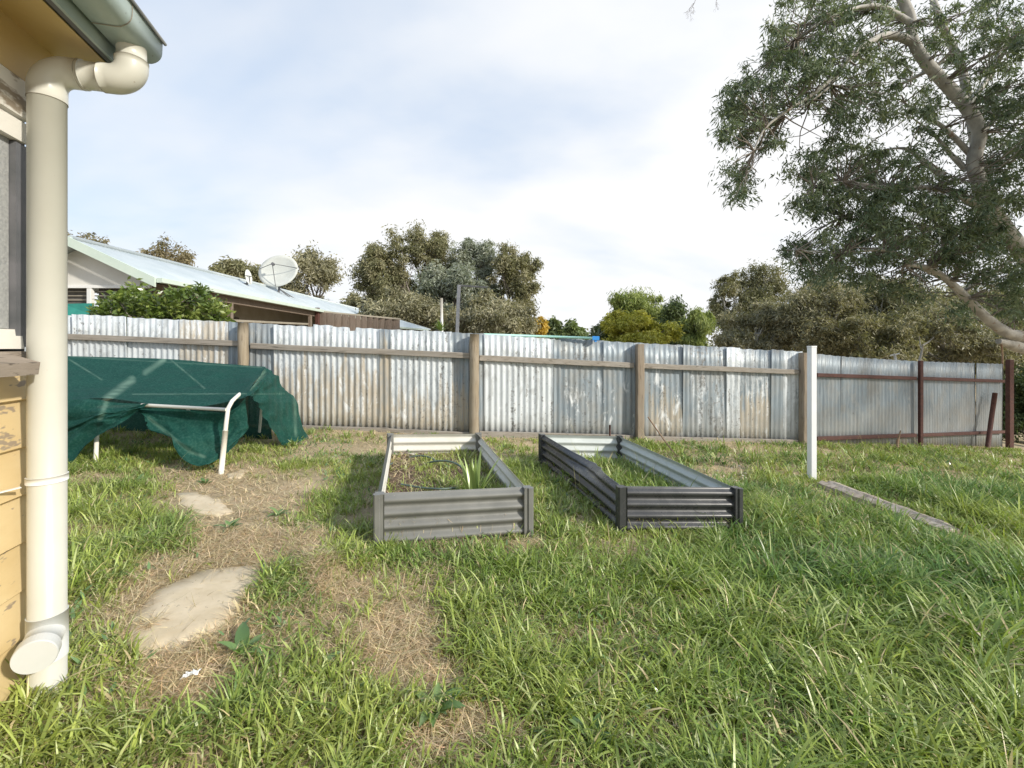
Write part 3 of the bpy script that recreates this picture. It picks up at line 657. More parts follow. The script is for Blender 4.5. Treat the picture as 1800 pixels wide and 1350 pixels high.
mesh('gable_wall', [(xl + .3, YF + .25, ZE - .06), (XE - .3, YF + .25, ZE - .06), (XE - .3, YF + .25, ZE + .10), (XR, YF + .25, ZR - .05), (xl + .3, YF + .25, ZE + .10)], [(0, 1, 2, 3, 4)], M['nwall'], nb)
bar('gutter', (XE + .05, YF - .02, ZE - .02), (XE + .05, YB, ZE - .02), .09, .075, M['mint'], nb)
bar('verandah_beam', (XE - .12, YF + .3, ZE - .13), (XE - .12, YB, ZE - .13), .06, .12, M['brown_board'], nb)
bar('lintel', (xl + .3, YF + .24, ZE - .09), (XE - .3, YF + .24, ZE - .09), .05, .05, M['white'], nb)
bar('window_mullion', (-7.0, YF + .24, ZE - .12), (-7.0, YF + .24, -.2), .07, .07, M['white'], nb)
for x0, x1 in ((xl + .3, -7.04), (-6.96, XE - .35)):
    mesh('window_blind', [(x0, YF + .34, -.2), (x1, YF + .34, -.2), (x1, YF + .34, ZE - .1), (x0, YF + .34, ZE - .1)], [(0, 1, 2, 3)], M['ndark'], nb)
for k in range(8):
    bar('blind_slat', (xl + .3, YF + .32, ZE - .16 - k * .07), (XE - .35, YF + .32, ZE - .16 - k * .07), .006, .02, M['nwall2'], nb)
mesh('side_wall', [(-6.75, YF + .3, -.4), (-6.75, YB, -.4), (-6.75, YB, ZE + .3), (-6.75, YF + .3, ZE + .3)], [(0, 1, 2, 3)], M['nwall2'], nb)
for k in range(10): bar('wall_board', (-6.73, YF + .4, .3 + k * .17), (-6.73, YB - .2, .3 + k * .17), .018, .012, M['nwall2'], nb)
for y0, y1 in ((9.6, 10.7), (12.2, 13.4)):
    f_ = mesh('window', [(-6.72, y0, .9), (-6.72, y1, .9), (-6.72, y1, 1.9), (-6.72, y0, 1.9)], [(0, 1, 2, 3)], M['ndark'], nb)
    bar('sash_rail', (-6.70, y0, 1.4), (-6.70, y1, 1.4), .02, .04, M['nwall'], f_)
for px, Y in ((405, 9.0), (545, 12.5)): 
    x = (px - 900) / F * Y; bar('verandah_post', (x, Y, -.2), (x, Y, ZE - .18), .08, .08, M['brown_board'], nb)
bar('verandah_rail', (-5.85, 9.0, E + .55), (-5.85, 12.5, E + .66), .03, .05, M['nwall2'], nb)
mesh('soffit', [(XE, YF + .3, ZE - .06), (XE, YB, ZE - .06), (-6.75, YB, ZE + .05), (-6.75, YF + .3, ZE + .05)], [(0, 1, 2, 3)], M['brown_board'], nb)
tcl = mesh('shade_blind', [P(110, 534, 6.9), P(165, 533, 6.9), P(170, 556, 6.9), P(110, 556, 6.85)], [(0, 1, 2, 3)], M['teal'], nb)
# brown board screen
bs = thing('board_screen', 'brown weathered vertical board screen between the neighbour house and the fence', 'screen', (-4.5, 13, 0))
pts = [558, 573, 587, 600, 613, 625, 634, 645, 655, 665, 676, 689, 703]
for i in range(len(pts) - 1):
    Y = 12.9 + i * .12; ya = np.interp(pts[i], [558, 703], [548, 562]); yb = np.interp(pts[i+1], [558, 703], [548, 562])
    a, b_ = P(pts[i] + .4, ya, Y), P(pts[i+1] - .4, yb, Y + random.uniform(-.03, .08)); t = .02
    V = [Vector((a.x, a.y, 0)), Vector((b_.x, b_.y, 0)), b_, a]; V += [v + Vector((0, t, 0)) for v in V]
    mesh('board', V, [(0, 1, 2, 3), (4, 7, 6, 5), (0, 4, 5, 1), (1, 5, 6, 2), (2, 6, 7, 3), (3, 7, 4, 0)], M['brown_board'], bs)
bar('post', P(558, 541, 12.8), (P(558, 541, 12.8).x, 12.8, 0), .10, .10, M['rust'], bs); bar('capping', P(556, 547, 12.86), P(704, 561, 14.3), .05, .05, M['nwall2'], bs)
lr = thing('lean_to_roof', 'small pale sloping lean-to roof right of the brown board screen', 'roof', P(720, 577, 15))
mesh('sheet_roof', [P(700, 561, 15), P(757, 578, 15.5), P(757, 580, 15.5), P(700, 578, 14.5)], [(0, 1, 2, 3)], M['roof'], lr); bar('gutter', P(702, 576, 14.45), P(752, 580, 15.4), .08, .06, M['mint'], lr)
# water heater tank on the roof
wh = thing('water_heater', 'white horizontal solar water tank with black end on the neighbour roof', 'water tank', P(657, 555, 20))
tube('tank', [P(642, 543.5, 20), P(679, 550, 20.2)], .24, M['white'], wh, 16); tube('end_cover', [P(637, 542.5, 19.9), P(648, 544.5, 20.05)], .25, M['blackp'], wh, 16)
tube('support_leg', [P(650, 548, 20), P(650, 557, 20)], .03, M['blackp'], wh, 6); tube('support_leg', [P(674, 552, 20.1), P(674, 560, 20.1)], .03, M['dmetal'], wh, 6)
def dish(px, py, Y, rx, ry, yaw, lab, pole_y, polepx):
    c = P(px, py, Y); t = thing('satellite_dish', lab, 'satellite dish', P(polepx, pole_y, Y), 'dishes on the neighbour roof')
    ax = Vector((math.sin(yaw), -math.cos(yaw), .25)).normalized(); a, b_ = frame(ax); V = []; Fc = []; n = 32; m = 6
    V.append(c - ax * .12 * rx)
    for j in range(1, m + 1):
        for k in range(n):
            th = 2 * math.pi * k / n; rr = j / m
            V.append(c + a * math.cos(th) * rr * rx + b_ * math.sin(th) * rr * ry - ax * .12 * rx * (1 - rr * rr))
    for k in range(n): Fc.append((0, 1 + k, 1 + (k+1) % n))
    for j in range(m - 1):
        for k in range(n): Fc.append((1+j*n+k, 1+(j+1)*n+k, 1+(j+1)*n+(k+1) % n, 1+j*n+(k+1) % n))
    o = mesh('reflector', V, Fc, M['dish'], t, True); o.modifiers.new('thickness', 'SOLIDIFY').thickness = .01
    f = c + ax * .45 * rx + Vector((0, 0, .15 * rx))
    tube('feed_horn', [f, f - ax * .1 * rx], .045 * rx / .6, M['dmetal'], t, 10)
    for k in (.15, math.pi - .15, -math.pi / 2): tube('strut', [c + a * math.cos(k) * rx * .98 + b_ * math.sin(k) * ry * .98, f], .010, M['dmetal'], t, 5)
    pb = P(polepx, pole_y, Y)
    tube('pole', [pb, c + Vector((0, .05, -ry * .3)) - ax * .15 * rx], .03, M['dmetal'], t, 8)
    if rx > .4:
        for q in (P(511, 524, 12.7), P(520, 526, 13.0)): tube('brace', [pb.lerp(c, .25), q], .014, M['dmetal'], t, 5)
    else: tube('brace', [pb.lerp(c, .4), P(416, 502, Y)], .012, M['dmetal'], t, 5)
    return t
dish(489, 476, 12.5, .60, .49, -.1, 'large pale round satellite dish on a pole on the neighbour roof', 517, 489)
dish(437, 487, 11.0, .09, .20, 1.2, 'small oval satellite dish left of the large dish on the roof', 505, 430)
# yard poles
yp = thing('clothes_line_post', 'tall grey timber post with a horizontal arm behind the fence', 'post', P(803, 590, 11))
bar('post', P(803, 600, 11), P(807, 501, 11), .10, .08, M['galv'], yp, .01); bar('arm', P(808, 502, 11), P(855, 505, 11.2), .03, .045, M['dmetal'], yp)
single(tube('white_pole', [P(777, 600, 10), P(776, 524, 10)], .032, M['white'], None, 8), 'thin white pole rising behind the fence beside a spiky plant', 'pole')
cr = thing('white_stake', 'white crossed garden stake poking above the grey fence', 'stake', P(1575, 632, 8.5))
tube('shaft', [P(1572, 622, 8.5), P(1578, 650, 8.5)], .022, M['white'], cr, 6); tube('crossbar', [P(1565, 625, 8.5), P(1581, 621.5, 8.5)], .012, M['white'], cr, 6)

# ------------------------------------------------------------------ foliage tools
def leaves(name, cen, rad, cnt, L, Wd, pal, droop=.3, parent=None, mat=None, up=0.0, flat=1.0, seed=0, kind=None):
    """cen (n,3) clump centres, rad (n) radii, cnt leaves per clump"""
    r = np.random.default_rng(seed + 11); n = len(cen); tot = n * cnt; ci = np.repeat(np.arange(n), cnt)
    d = r.normal(size=(tot, 3)); d /= np.linalg.norm(d, axis=1, keepdims=True)
    p = cen[ci] + d * (rad[ci] * np.minimum(np.abs(r.normal(size=tot)) ** .8, 1.45) * .72)[:, None] * np.array([1, 1, flat])
    ax = r.normal(size=(tot, 3)); ax[:, 2] = ax[:, 2] * .5 - droop * 2 + up * 2; ax /= np.linalg.norm(ax, axis=1, keepdims=True)
    sd = np.cross(ax, r.normal(size=(tot, 3))); sd /= np.linalg.norm(sd, axis=1, keepdims=True)
    l = (L * r.uniform(.6, 1.3, tot))[:, None]; w = (Wd * r.uniform(.7, 1.2, tot))[:, None]
    nr = np.cross(ax, sd)
    V = np.stack([p, p + ax * l * .45 + sd * w * .5, p + ax * l + nr * l * .12, p + ax * l * .45 - sd * w * .5], 1).reshape(-1, 3)
    q = np.arange(tot * 4).reshape(-1, 4); pal = np.array(pal, float)
    cb = r.random(n)[ci] * .7 + r.random(tot) * .3; k = cb * (len(pal) - 1); i0 = np.minimum(k.astype(int), len(pal) - 2); f = (k - i0)[:, None]
    c = pal[i0] * (1 - f) + pal[i0 + 1] * f; c = c * r.uniform(.75, 1.25, (tot, 1))
    o = npmesh(name, V, q, None, mat or M['leaf'], parent, np.repeat(c, 4, 0))
    return o
def joined_tubes(name, lst, mat, parent, n=6):
    V = []; Fc = []
    for pts, rad in lst:
        v, f = tubev(pts, rad, n, True, len(V)); V += v; Fc += f
    return mesh(name, V, Fc, mat, parent, True)
def wob(a, b_, n, amp, rr):
    a = Vector(a); b_ = Vector(b_); L = (b_ - a).length; out = [a]
    for i in range(1, n): out.append(a.lerp(b_, i / n) + Vector([rr.uniform(-1, 1) * amp * L for _ in range(3)]))
    out.append(b_); return out
def tree(name, label, cat, px, ytop, wpx, ybot, Y, pal, leafL=.16, dens=1.0, group=None, lobes=9, bark='bark2', droop=.2, clump=.5, cnt=110, lw=.35, seed=0, gaps=.0, depth=.8, basez=-.5, per=7):
    rr = random.Random(seed * 13 + int(px)); r = np.random.default_rng(seed + int(px))
    top = P(px, ytop, Y); bot = P(px, ybot, Y); w = wpx / F * Y / 2; h = (top.z - bot.z) / 2; cz = (top.z + bot.z) / 2
    base = Vector((top.x + rr.uniform(-.2, .2) * w, Y, basez)); leafL *= 1.0; t = thing(name, label, cat, base, group)
    cen = Vector((top.x, Y, cz)); tr = []; br_ = []; cl = []; rd = []
    fork = Vector((base.x * .5 + cen.x * .5, Y, bot.z + .25 * h)); r0 = max(.05, w * .07)
    tr.append((wob(base, fork, 5, .02, rr), [r0 * (1.2 - .08 * i) for i in range(6)]))
    for i in range(lobes):
        if i == 0: dx, dy, dz = 0, 0, .74
        else:
            th = 2.4 * i + rr.uniform(-.4, .4); dz = rr.uniform(-.75, .7); s = math.sqrt(max(0, 1 - dz * dz)) * rr.uniform(.5, .78); dx, dy = s * math.cos(th), s * math.sin(th) * depth
        c = cen + Vector((dx * w, dy * w, dz * h * .95)); lr_ = rr.uniform(.30, .50)
        limb = wob(fork, c, 4, .07, rr); tr.append((limb, [r0 * .62, r0 * .5, r0 * .4, r0 * .28, r0 * .15]))
        m = int(per * dens * 1.6)
        for j in range(m):
            d = Vector(r.normal(size=3)).normalized() * r.random() ** .4
            q = c + Vector((d.x * lr_ * w, d.y * lr_ * w, d.z * lr_ * h * 1.0))
            br_.append((wob(limb[rr.choice((2, 3, 4))], q, 2, .1, rr), [r0 * .13, r0 * .09, r0 * .04])); cl.append(q); rd.append(clump * rr.uniform(.35, 1.35) * min(w, h) * .48)
    cnt = int(cnt * 1.5); trunk = joined_tubes('trunk', tr, M['bark' if group == gC else bark], t, 7); joined_tubes('branches', br_, M['bark' if group == gC else bark], t, 4)
    leaves('crown', np.array([tuple(c) for c in cl]), np.array(rd), int(cnt * 1.15), leafL * 1.15, leafL * lw * .72, pal, droop + .25, t, seed=seed + int(px))
    return t
OLIVE = [(.16, .165, .085), (.24, .235, .13), (.36, .33, .21)]; BLUE = [(.19, .22, .17), (.27, .30, .24), (.37, .39, .32)]
BROWN = [(.19, .185, .115), (.285, .27, .17), (.42, .395, .28)]; LIME = [(.18, .24, .06), (.28, .34, .10), (.36, .40, .15)]
GOLD = [(.28, .29, .04), (.44, .43, .07), (.58, .54, .12)]; DARK = [(.07, .10, .04), (.10, .14, .055), (.15, .18, .07)]
PALE = [(.20, .17, .10), (.26, .22, .13), (.17, .17, .09)]
gA = 'trees behind the neighbour house'; gB = 'gum trees in the middle distance'; gC = 'scrubby trees behind the right fence'
tree('autumn_tree', 'bare pale treetop showing above the roof beside the downpipe', 'tree', 145, 412, 110, 470, 28, PALE, .22, 1, gA, 6, cnt=22, clump=.6, lw=.5)
tree('autumn_tree', 'sparse pale leaved treetop above the middle of the neighbour roof', 'tree', 293, 422, 85, 500, 26, PALE, .2, 1, gA, 7, cnt=26, clump=.6, lw=.5)
tree('gum_tree', 'small round crowned gum tree left of the large satellite dish', 'tree', 402, 455, 80, 510, 34, OLIVE, .32, 1, gA, 7, cnt=60, clump=.9, lw=.5)
tree('gum_tree', 'low olive treetop right behind the small satellite dish', 'tree', 455, 470, 60, 520, 34, OLIVE, .32, 1, gA, 6, cnt=70, clump=1.0, lw=.5)
tree('grey_tree', 'sparse grey brown tree right of the large satellite dish', 'tree', 548, 440, 100, 560, 28, BROWN, .22, 1.4, gA, 10, cnt=48, clump=.75, lw=.5)
tree('shrub', 'low dark shrub above the roof left of the water tank', 'shrub', 622, 520, 50, 570, 34, OLIVE, .3, 1, gA, 5, cnt=60, clump=.9, lw=.5)
def g(px, yt, w, yb, Y, pal, lab, **k): return tree('gum_tree', lab, 'tree', px, yt, w, yb, Y, pal, leafL=k.pop('leafL', .19), group=gB, lw=.42, **k)
g(668, 432, 92, 590, 24, OLIVE, 'gum tree at the left edge of the tall middle clump', lobes=13, cnt=110, clump=.62, per=8)
g(728, 402, 120, 600, 25, OLIVE, 'tallest gum tree of the middle clump, above the water tank', lobes=16, cnt=110, clump=.55, per=9)
g(772, 412, 62, 560, 26, OLIVE, 'narrow gum tree between the two tall middle gum trees', lobes=10, cnt=90, clump=.6)
g(832, 416, 98, 590, 25, BLUE, 'tall rounded gum tree above the clothes line post', lobes=14, cnt=110, clump=.6, per=8)
g(798, 468, 130, 590, 20, BLUE, 'bluish grey leaved gum in front of the middle clump', lobes=14, cnt=130, clump=.6, per=8, leafL=.18)
g(905, 432, 100, 600, 24, OLIVE, 'olive gum tree with fanned limbs at the right of the middle clump', lobes=13, cnt=105, clump=.6, per=8)
tree('scrub_tree', 'low brown scrub below the middle gum trees, left part', 'tree', 710, 510, 150, 620, 18, BROWN, .16, 1.3, gB, 14, cnt=120, clump=.6, lw=.45)
tree('scrub_tree', 'low brown scrub below the middle gum trees, right part', 'tree', 868, 520, 150, 620, 18, BROWN, .16, 1.3, gB, 14, cnt=120, clump=.6, lw=.45, seed=3)
tree('yellow_shrub', 'small bright yellow autumn shrub right of the middle gum trees', 'shrub', 948, 560, 28, 600, 26, [(.50, .34, .05), (.62, .44, .08), (.45, .36, .08)], .2, 1, None, 7, cnt=80, clump=1.0, lw=.6)
tree('far_tree', 'distant dark tree between yellow shrub and pale green tree', 'tree', 972, 562, 46, 610, 50, DARK, .5, 1, None, 7, cnt=80, clump=.9, lw=.6)
tree('far_tree', 'distant pale green rounded tree in the gap above the fence', 'tree', 1008, 571, 64, 612, 50, [(.12, .17, .06), (.17, .22, .08), (.2, .25, .1)], .5, 1, None, 8, cnt=80, clump=.9, lw=.6)
tree('pepper_tree', 'light green feathery treetop above the golden shrub', 'tree', 1122, 512, 100, 600, 22, LIME, .2, 1, None, 10, cnt=80, clump=.7, lw=.3, droop=.5)
tree('golden_shrub', 'golden green rounded shrub just behind the fence centre', 'shrub', 1120, 553, 135, 625, 13, GOLD, .11, 1.3, None, 16, cnt=150, clump=.6, lw=.5)
tree('green_tree', 'mid green dense tree right of the golden shrub', 'tree', 1190, 535, 90, 620, 20, DARK, .2, 1.2, None, 13, cnt=120, clump=.7, lw=.4)
tree('willow_tree', 'pale green drooping willow beside the gum on the right', 'tree', 1222, 545, 66, 625, 19, LIME, .18, 1.1, None, 12, cnt=100, clump=.6, lw=.28, droop=.8)
tree('green_tree', 'dark green low tree between golden shrub and palm like plant', 'tree', 1075, 562, 70, 620, 22, DARK, .2, 1, None, 9, cnt=100, clump=.8, lw=.4)
def s(px, yt, w, yb, Y, pal, lab, **k): k['cnt'] = int(k.get('cnt', 110) * .72); return tree(k.pop('nm', 'gum_tree'), lab, 'tree', px, yt, w, yb, Y, pal, leafL=k.pop('leafL', .17), group=gC, lw=.38, **k)
s(1285, 480, 80, 600, 22, OLIVE, 'thin olive gum at the left end of the right hand scrub', lobes=10, cnt=80, clump=.6)
s(1345, 468, 130, 630, 22, OLIVE, 'broad olive gum tree behind the fence left of the white post', lobes=16, cnt=130, clump=.6, per=8)
s(1330, 540, 130, 640, 16, BROWN, 'brown green scrub tree directly left of the white post', nm='scrub_tree', lobes=14, cnt=130, clump=.6, leafL=.13)
s(1440, 505, 150, 645, 15, BROWN, 'brown scrub tree directly behind the white post', nm='scrub_tree', lobes=16, cnt=120, clump=.55, leafL=.13, per=8)
s(1450, 470, 160, 600, 24, BROWN, 'far brown gum rising above the white post', lobes=14, cnt=110, clump=.6)
s(1570, 490, 190, 650, 19, OLIVE, 'olive scrub tree above the steel fence centre', nm='scrub_tree', lobes=18, cnt=130, clump=.55, per=8)
s(1540, 550, 150, 655, 14, OLIVE, 'olive green scrub tree just behind the first steel fence bay', nm='scrub_tree', lobes=14, cnt=120, clump=.6, leafL=.12)
s(1680, 540, 190, 665, 15, BROWN, 'brown scrub tree behind the second steel fence bay', nm='scrub_tree', lobes=18, cnt=130, clump=.55, leafL=.13, per=8)
s(1700, 500, 200, 650, 25, OLIVE, 'far olive tree below the big gum limb', lobes=16, cnt=120, clump=.6, per=8, leafL=.25)
s(1830, 560, 170, 690, 17, OLIVE, 'olive scrub past the right end of the fence', nm='scrub_tree', lobes=14, cnt=120, clump=.6, leafL=.15)
s(1900, 480, 260, 690, 26, BROWN, 'far brown tree at the right picture edge', lobes=16, cnt=120, clump=.6, leafL=.25)
tree('shrub', 'low green shrub just past the rust red end post of the fence', 'shrub', 1822, 655, 110, 800, 10.5, DARK, .09, 1.2, None, 12, cnt=130, clump=.6, lw=.5, basez=-.9)
tree('shrub', 'pale olive shrub above the track beyond the fence end', 'shrub', 1835, 630, 130, 720, 13.5, OLIVE, .11, 1.2, None, 12, cnt=120, clump=.6, lw=.5, basez=-.9)
# long tree belt in the far distance closing the view
fc = []; fr = []
for i in range(240):
    an = -1.25 + 2.5 * i / 240; Y = random.uniform(75, 95); fc.append((Y * math.tan(an) if abs(an) < 1.3 else 0, Y, random.uniform(-2, 2.0) + (1.5 if i % 7 == 0 else 0))); fr.append(random.uniform(2.5, 4))
tagp(leaves('distant_woodland', np.array(fc), np.array(fr), 120, .9, .5, OLIVE, .1, None, flat=.7), kind='stuff')
# spiky plants
def spiky(name, label, base, n, L, w, pal, spread=1.0, parent=None, seed=0):
    rr = random.Random(seed); t = thing(name, label, 'plant', base); c = None
    for i in range(n):
        az = rr.uniform(0, 2 * math.pi); tilt = rr.uniform(.05, 1.1) * spread; l = L * rr.uniform(.7, 1.1); V = []; ccs = []; Fq = []; p = Vector(base) + Vector((math.cos(az), math.sin(az), 0)) * .01
        sdv = Vector((-math.sin(az), math.cos(az), 0)); m = 5; th = tilt
        cc_ = np.array(pal[rr.randrange(len(pal))]) * rr.uniform(.85, 1.15)
        for k in range(m + 1):
            ww = w * (.8 + .5 * math.sin(math.pi * min(1, k / m * 1.2))) * (1 - (k / m) ** 2.2) + .0006
            dn = Vector((math.cos(az) * math.cos(th), math.sin(az) * math.cos(th), -math.sin(th)))
            V += [p - sdv * ww / 2 , p + dn * -ww * .15, p + sdv * ww / 2]
            p = p + Vector((math.cos(az) * math.sin(th), math.sin(az) * math.sin(th), math.cos(th))) * l / m; th += .07 * rr.uniform(.4, 1.6) * spread
        for k in range(m): Fq += [(k*3, k*3+1, k*3+4, k*3+3), (k*3+1, k*3+2, k*3+5, k*3+4)]
        npmesh('leaf', np.array([tuple(v) for v in V]), np.array(Fq), None, M['gloss'], t, np.repeat(cc_[None], len(V), 0), True)
    return t
YUC = [(.24, .33, .09), (.33, .42, .15), (.28, .37, .13)]
b1 = G(835, 848); b1.z = float(gz(b1.x, b1.y)) + .12
yq = P(834, 846, 2.98); yq.z = float(gz(yq.x, yq.y)) + .12
spiky('yucca_plant', 'pale green sword leaved plant growing in the olive grey garden bed', yq, 11, .35, .036, YUC, .62, seed=4)
spiky('yucca_plant', 'bright green spiky plant behind the fence beside the white pole', P(775, 582, 8.5), 34, .26, .022, [(.16, .26, .05), (.22, .32, .08)], 1.0, seed=5)
spiky('yucca_plant', 'dark spiky plant behind the fence left of the golden shrub', P(1047, 596, 9.0), 30, .30, .022, [(.06, .09, .05), (.09, .12, .07)], 1.0, seed=6)
# lemon tree behind the fence
lt = thing('lemon_tree', 'glossy dark green lemon tree rising above the fence at the left', 'tree', (-5.2, 6.35, 0))
lc = []; lrd = []; rr = random.Random(3)
prof = [(165, 540), (185, 525), (205, 505), (218, 488), (240, 502), (265, 500), (285, 515), (310, 508), (345, 498), (370, 520), (385, 530), (400, 536), (415, 560)]
for i in range(150):
    px = rr.uniform(165, 405); yt = np.interp(px, [a for a, _ in prof], [b for _, b in prof]); py = yt + 9 + rr.random() ** 1.3 * (620 - yt)
    lc.append(tuple(P(px, py, rr.uniform(6.0, 6.7)))); lrd.append(rr.uniform(.10, .17))
leaves('crown', np.array(lc), np.array(lrd), 60, .085, .038, [(.06, .10, .025), (.13, .19, .04), (.32, .37, .10)], .0, lt, M['gloss'], up=.25)
joined_tubes('trunk', [(wob((-5.2, 6.35, 0), P(280, 560, 6.35), 5, .03, rr), [.06, .055, .05, .045, .04, .03])] + [(wob(P(280, 590, 6.35), lc[k], 3, .08, rr), [.02, .014, .01, .005]) for k in range(0, 150, 5)], M['bark2'], lt, 6)

# ------------------------------------------------------------------ the big gum tree, right
bt = thing('big_gum_tree', 'big smooth barked gum tree overhanging from the right with pale limbs', 'tree', (11.6, 8.8, -.8))
D0 = 8.8
def PL(l, Y0, Y1): return [P(a, b_, Y0 + (Y1 - Y0) * i / (len(l) - 1)) for i, (a, b_) in enumerate(l)]
limbs = []
trunk_pts = [Vector((11.6, 8.8, -1.0)), Vector((11.5, 8.8, 0)), Vector((11.25, 8.8, 1.2)), Vector((10.9, 8.8, 2.4))]
l_up = [Vector((10.9, 8.8, 2.4))] + PL([(1780, 420), (1740, 360), (1712, 290), (1722, 235), (1700, 190), (1660, 145), (1628, 110), (1604, 70), (1600, 30), (1578, -20), (1560, -80), (1540, -160)], 8.8, 8.2)
l_low = [Vector((11.25, 8.8, 1.2))] + PL([(1800, 592), (1770, 585), (1735, 560), (1700, 525), (1665, 492), (1630, 470), (1590, 466)], 8.6, 7.9)
l_low2 = [Vector((11.2, 8.9, 1.0))] + PL([(1800, 612), (1775, 604), (1755, 600)], 8.7, 8.5)
l_r = [Vector((10.9, 8.8, 2.4)), Vector((11.3, 8.3, 4.2)), Vector((11.8, 7.2, 5.6)), Vector((12, 6, 6.8))]
l_b = PL([(1722, 300), (1705, 200), (1690, 120), (1655, 40), (1630, -30)], 9.4, 9.8)
limbs = [(trunk_pts, [.42, .36, .32, .27]), (l_up, [.20, .14, .125, .12, .115, .11, .105, .10, .09, .085, .08, .07, .05]), (l_low, [.17, .115, .10, .085, .075, .06, .045, .025]),
         (l_low2, [.15, .12, .10, .05]), (l_r, [.2, .16, .12, .05]), (l_b, [.09, .085, .08, .07, .05])]
sec = [([(1722, 290), (1700, 265), (1660, 225), (1620, 200), (1590, 180)], 8.8, 8.6, .07), ([(1700, 300), (1670, 270), (1640, 235), (1600, 205)], 8.8, 9.0, .06),
       ([(1600, 72), (1570, 62), (1540, 68), (1500, 95), (1470, 130), (1430, 165), (1390, 190), (1345, 225), (1325, 265)], 8.4, 7.6, .08),
       ([(1490, 105), (1460, 150), (1425, 178), (1380, 205)], 8.1, 7.9, .035), ([(1660, 310), (1625, 285), (1595, 262), (1560, 262)], 8.8, 9.2, .08),
       ([(1760, 400), (1700, 350), (1640, 330), (1560, 330), (1480, 320), (1430, 330)], 8.7, 7.8, .08), ([(1660, 490), (1620, 470), (1560, 440), (1480, 445), (1400, 440)], 8.2, 7.6, .05),
       ([(1600, 40), (1540, 10), (1460, 30), (1400, 70)], 8.3, 7.8, .06), ([(1700, 190), (1740, 130), (1770, 60)], 8.7, 9.2, .07), ([(1722, 235), (1760, 200), (1810, 160)], 8.7, 8.8, .06),
       ([(1690, 515), (1740, 480), (1800, 450)], 8.4, 9.0, .05), ([(1640, 120), (1600, 140), (1540, 170), (1480, 200)], 8.6, 9.3, .045), ([(1770, 420), (1720, 400), (1640, 400), (1560, 400), (1480, 380)], 8.8, 8.6, .06)]
for l, y0, y1, r0 in sec:
    pts = PL(l, y0, y1); limbs.append((pts, [r0 * (1 - .85 * i / (len(pts) - 1)) for i in range(len(pts))]))
joined_tubes('trunk', limbs[:1], M['bark'], bt, 14)
for l in limbs[1:6]:
    cpts = [Vector(v) for v in crs([tuple(p) for p in l[0]], len(l[0]) * 3)]; rad = list(np.interp(np.linspace(0, 1, len(cpts)), np.linspace(0, 1, len(l[1])), l[1]))
    tube('limb', cpts, rad, M['bark'], bt, 12)
for l in limbs[6:]:
    cpts = [Vector(v) for v in crs([tuple(p) for p in l[0]], len(l[0]) * 3)]; rad = list(np.interp(np.linspace(0, 1, len(cpts)), np.linspace(0, 1, len(l[1])), l[1]))
    tube('branch', cpts, rad, M['bark'], bt, 8)
blobs = [(1420, 55, 80, 70, 20), (1375, 125, 70, 50, 14), (1325, 180, 55, 45, 12), (1295, 215, 32, 40, 8), (1297, 318, 24, 32, 6), (1345, 235, 35, 30, 4), (1460, 150, 55, 45, 7),
         (1520, 40, 80, 55, 16), (1545, 130, 60, 50, 10), (1505, 195, 50, 35, 7), (1600, 180, 60, 45, 9), (1650, 250, 50, 40, 5), (1425, 300, 42, 35, 7), (1480, 275, 60, 35, 8), (1560, 310, 80, 45, 14), (1440, 355, 45, 30, 9), (1510, 360, 60, 45, 12),
         (1590, 380, 80, 50, 16), (1680, 370, 80, 60, 18), (1760, 360, 60, 80, 18), (1660, 60, 60, 60, 10), (1760, 50, 55, 70, 14), (1750, 160, 55, 70, 14), (1775, 250, 50, 60, 12), (1400, 440, 26, 24, 5), (1440, 468, 40, 20, 6), (1500, 470, 50, 25, 7),
         (1560, 430, 70, 35, 10), (1660, 440, 80, 35, 12), (1740, 460, 70, 45, 12), (1790, 520, 30, 50, 6), (1590, 500, 60, 25, 5), (1480, 420, 40, 25, 5), (1720, 540, 50, 25, 4)]
allnodes = np.array([tuple(p) for pts, rd_ in limbs[1:] for i, p in enumerate(pts) if i > 1 or len(pts) < 6])
bc_ = []; brd = []; tw = []; rr = random.Random(21)
for (bx, by, rx, ry, nn) in blobs:
    for i in range(int(nn * 3.1)):
        th = rr.uniform(0, 2 * math.pi); q = rr.random() ** .5; px, py = bx + rx * q * math.cos(th), by + ry * q * math.sin(th)
        lp = [(1712, 290), (1722, 235), (1700, 190), (1660, 145), (1628, 110), (1604, 70), (1600, 30), (1578, -20)]; lq = [(1800, 592), (1735, 560), (1700, 525), (1665, 492), (1630, 470)]
        near = min(math.hypot(px - (a[0] + (b_[0] - a[0]) * f), py - (a[1] + (b_[1] - a[1]) * f)) for ll in (lp, lq) for a, b_ in zip(ll, ll[1:]) for f in (0, .25, .5, .75, 1))
        dY = rr.uniform(9.3, 10.3) if near < 30 and rr.random() < .8 else rr.uniform(7.2, 9.8)
        bc_.append(tuple(P(px, py, dY))); brd.append(rr.uniform(.10, .34))
# rest of the crown above and to the right, outside the picture
for i in range(800):
    d = rng.normal(size=3); d /= np.linalg.norm(d); d *= rng.random() ** .35
    p = np.array([12.0, 4.9, 5.6]) + d * np.array([4.4, 3.6, 2.9])
    if (p[2] > 2.5 and p[0] / p[1] > 1.24 or p[2] - EYE > .9 * p[1]) and p[1] > 2.5: bc_.append(tuple(p)); brd.append(rr.uniform(.3, .6))
bcn = np.array(bc_)
for k, c in enumerate(bcn):
    d = np.linalg.norm(allnodes - c, axis=1); j = d.argmin()
    if d[j] < 2.2: tw.append((wob(allnodes[j], c, 4, .08, rr), [.016, .012, .009, .006, .003]))
joined_tubes('twigs', tw, M['bark2'], bt, 4)
GUM = [(.072, .105, .062), (.12, .16, .092), (.21, .245, .14)]
leaves('crown', bcn, np.array(brd), 60, .12, .027, GUM, .55, bt, seed=2)
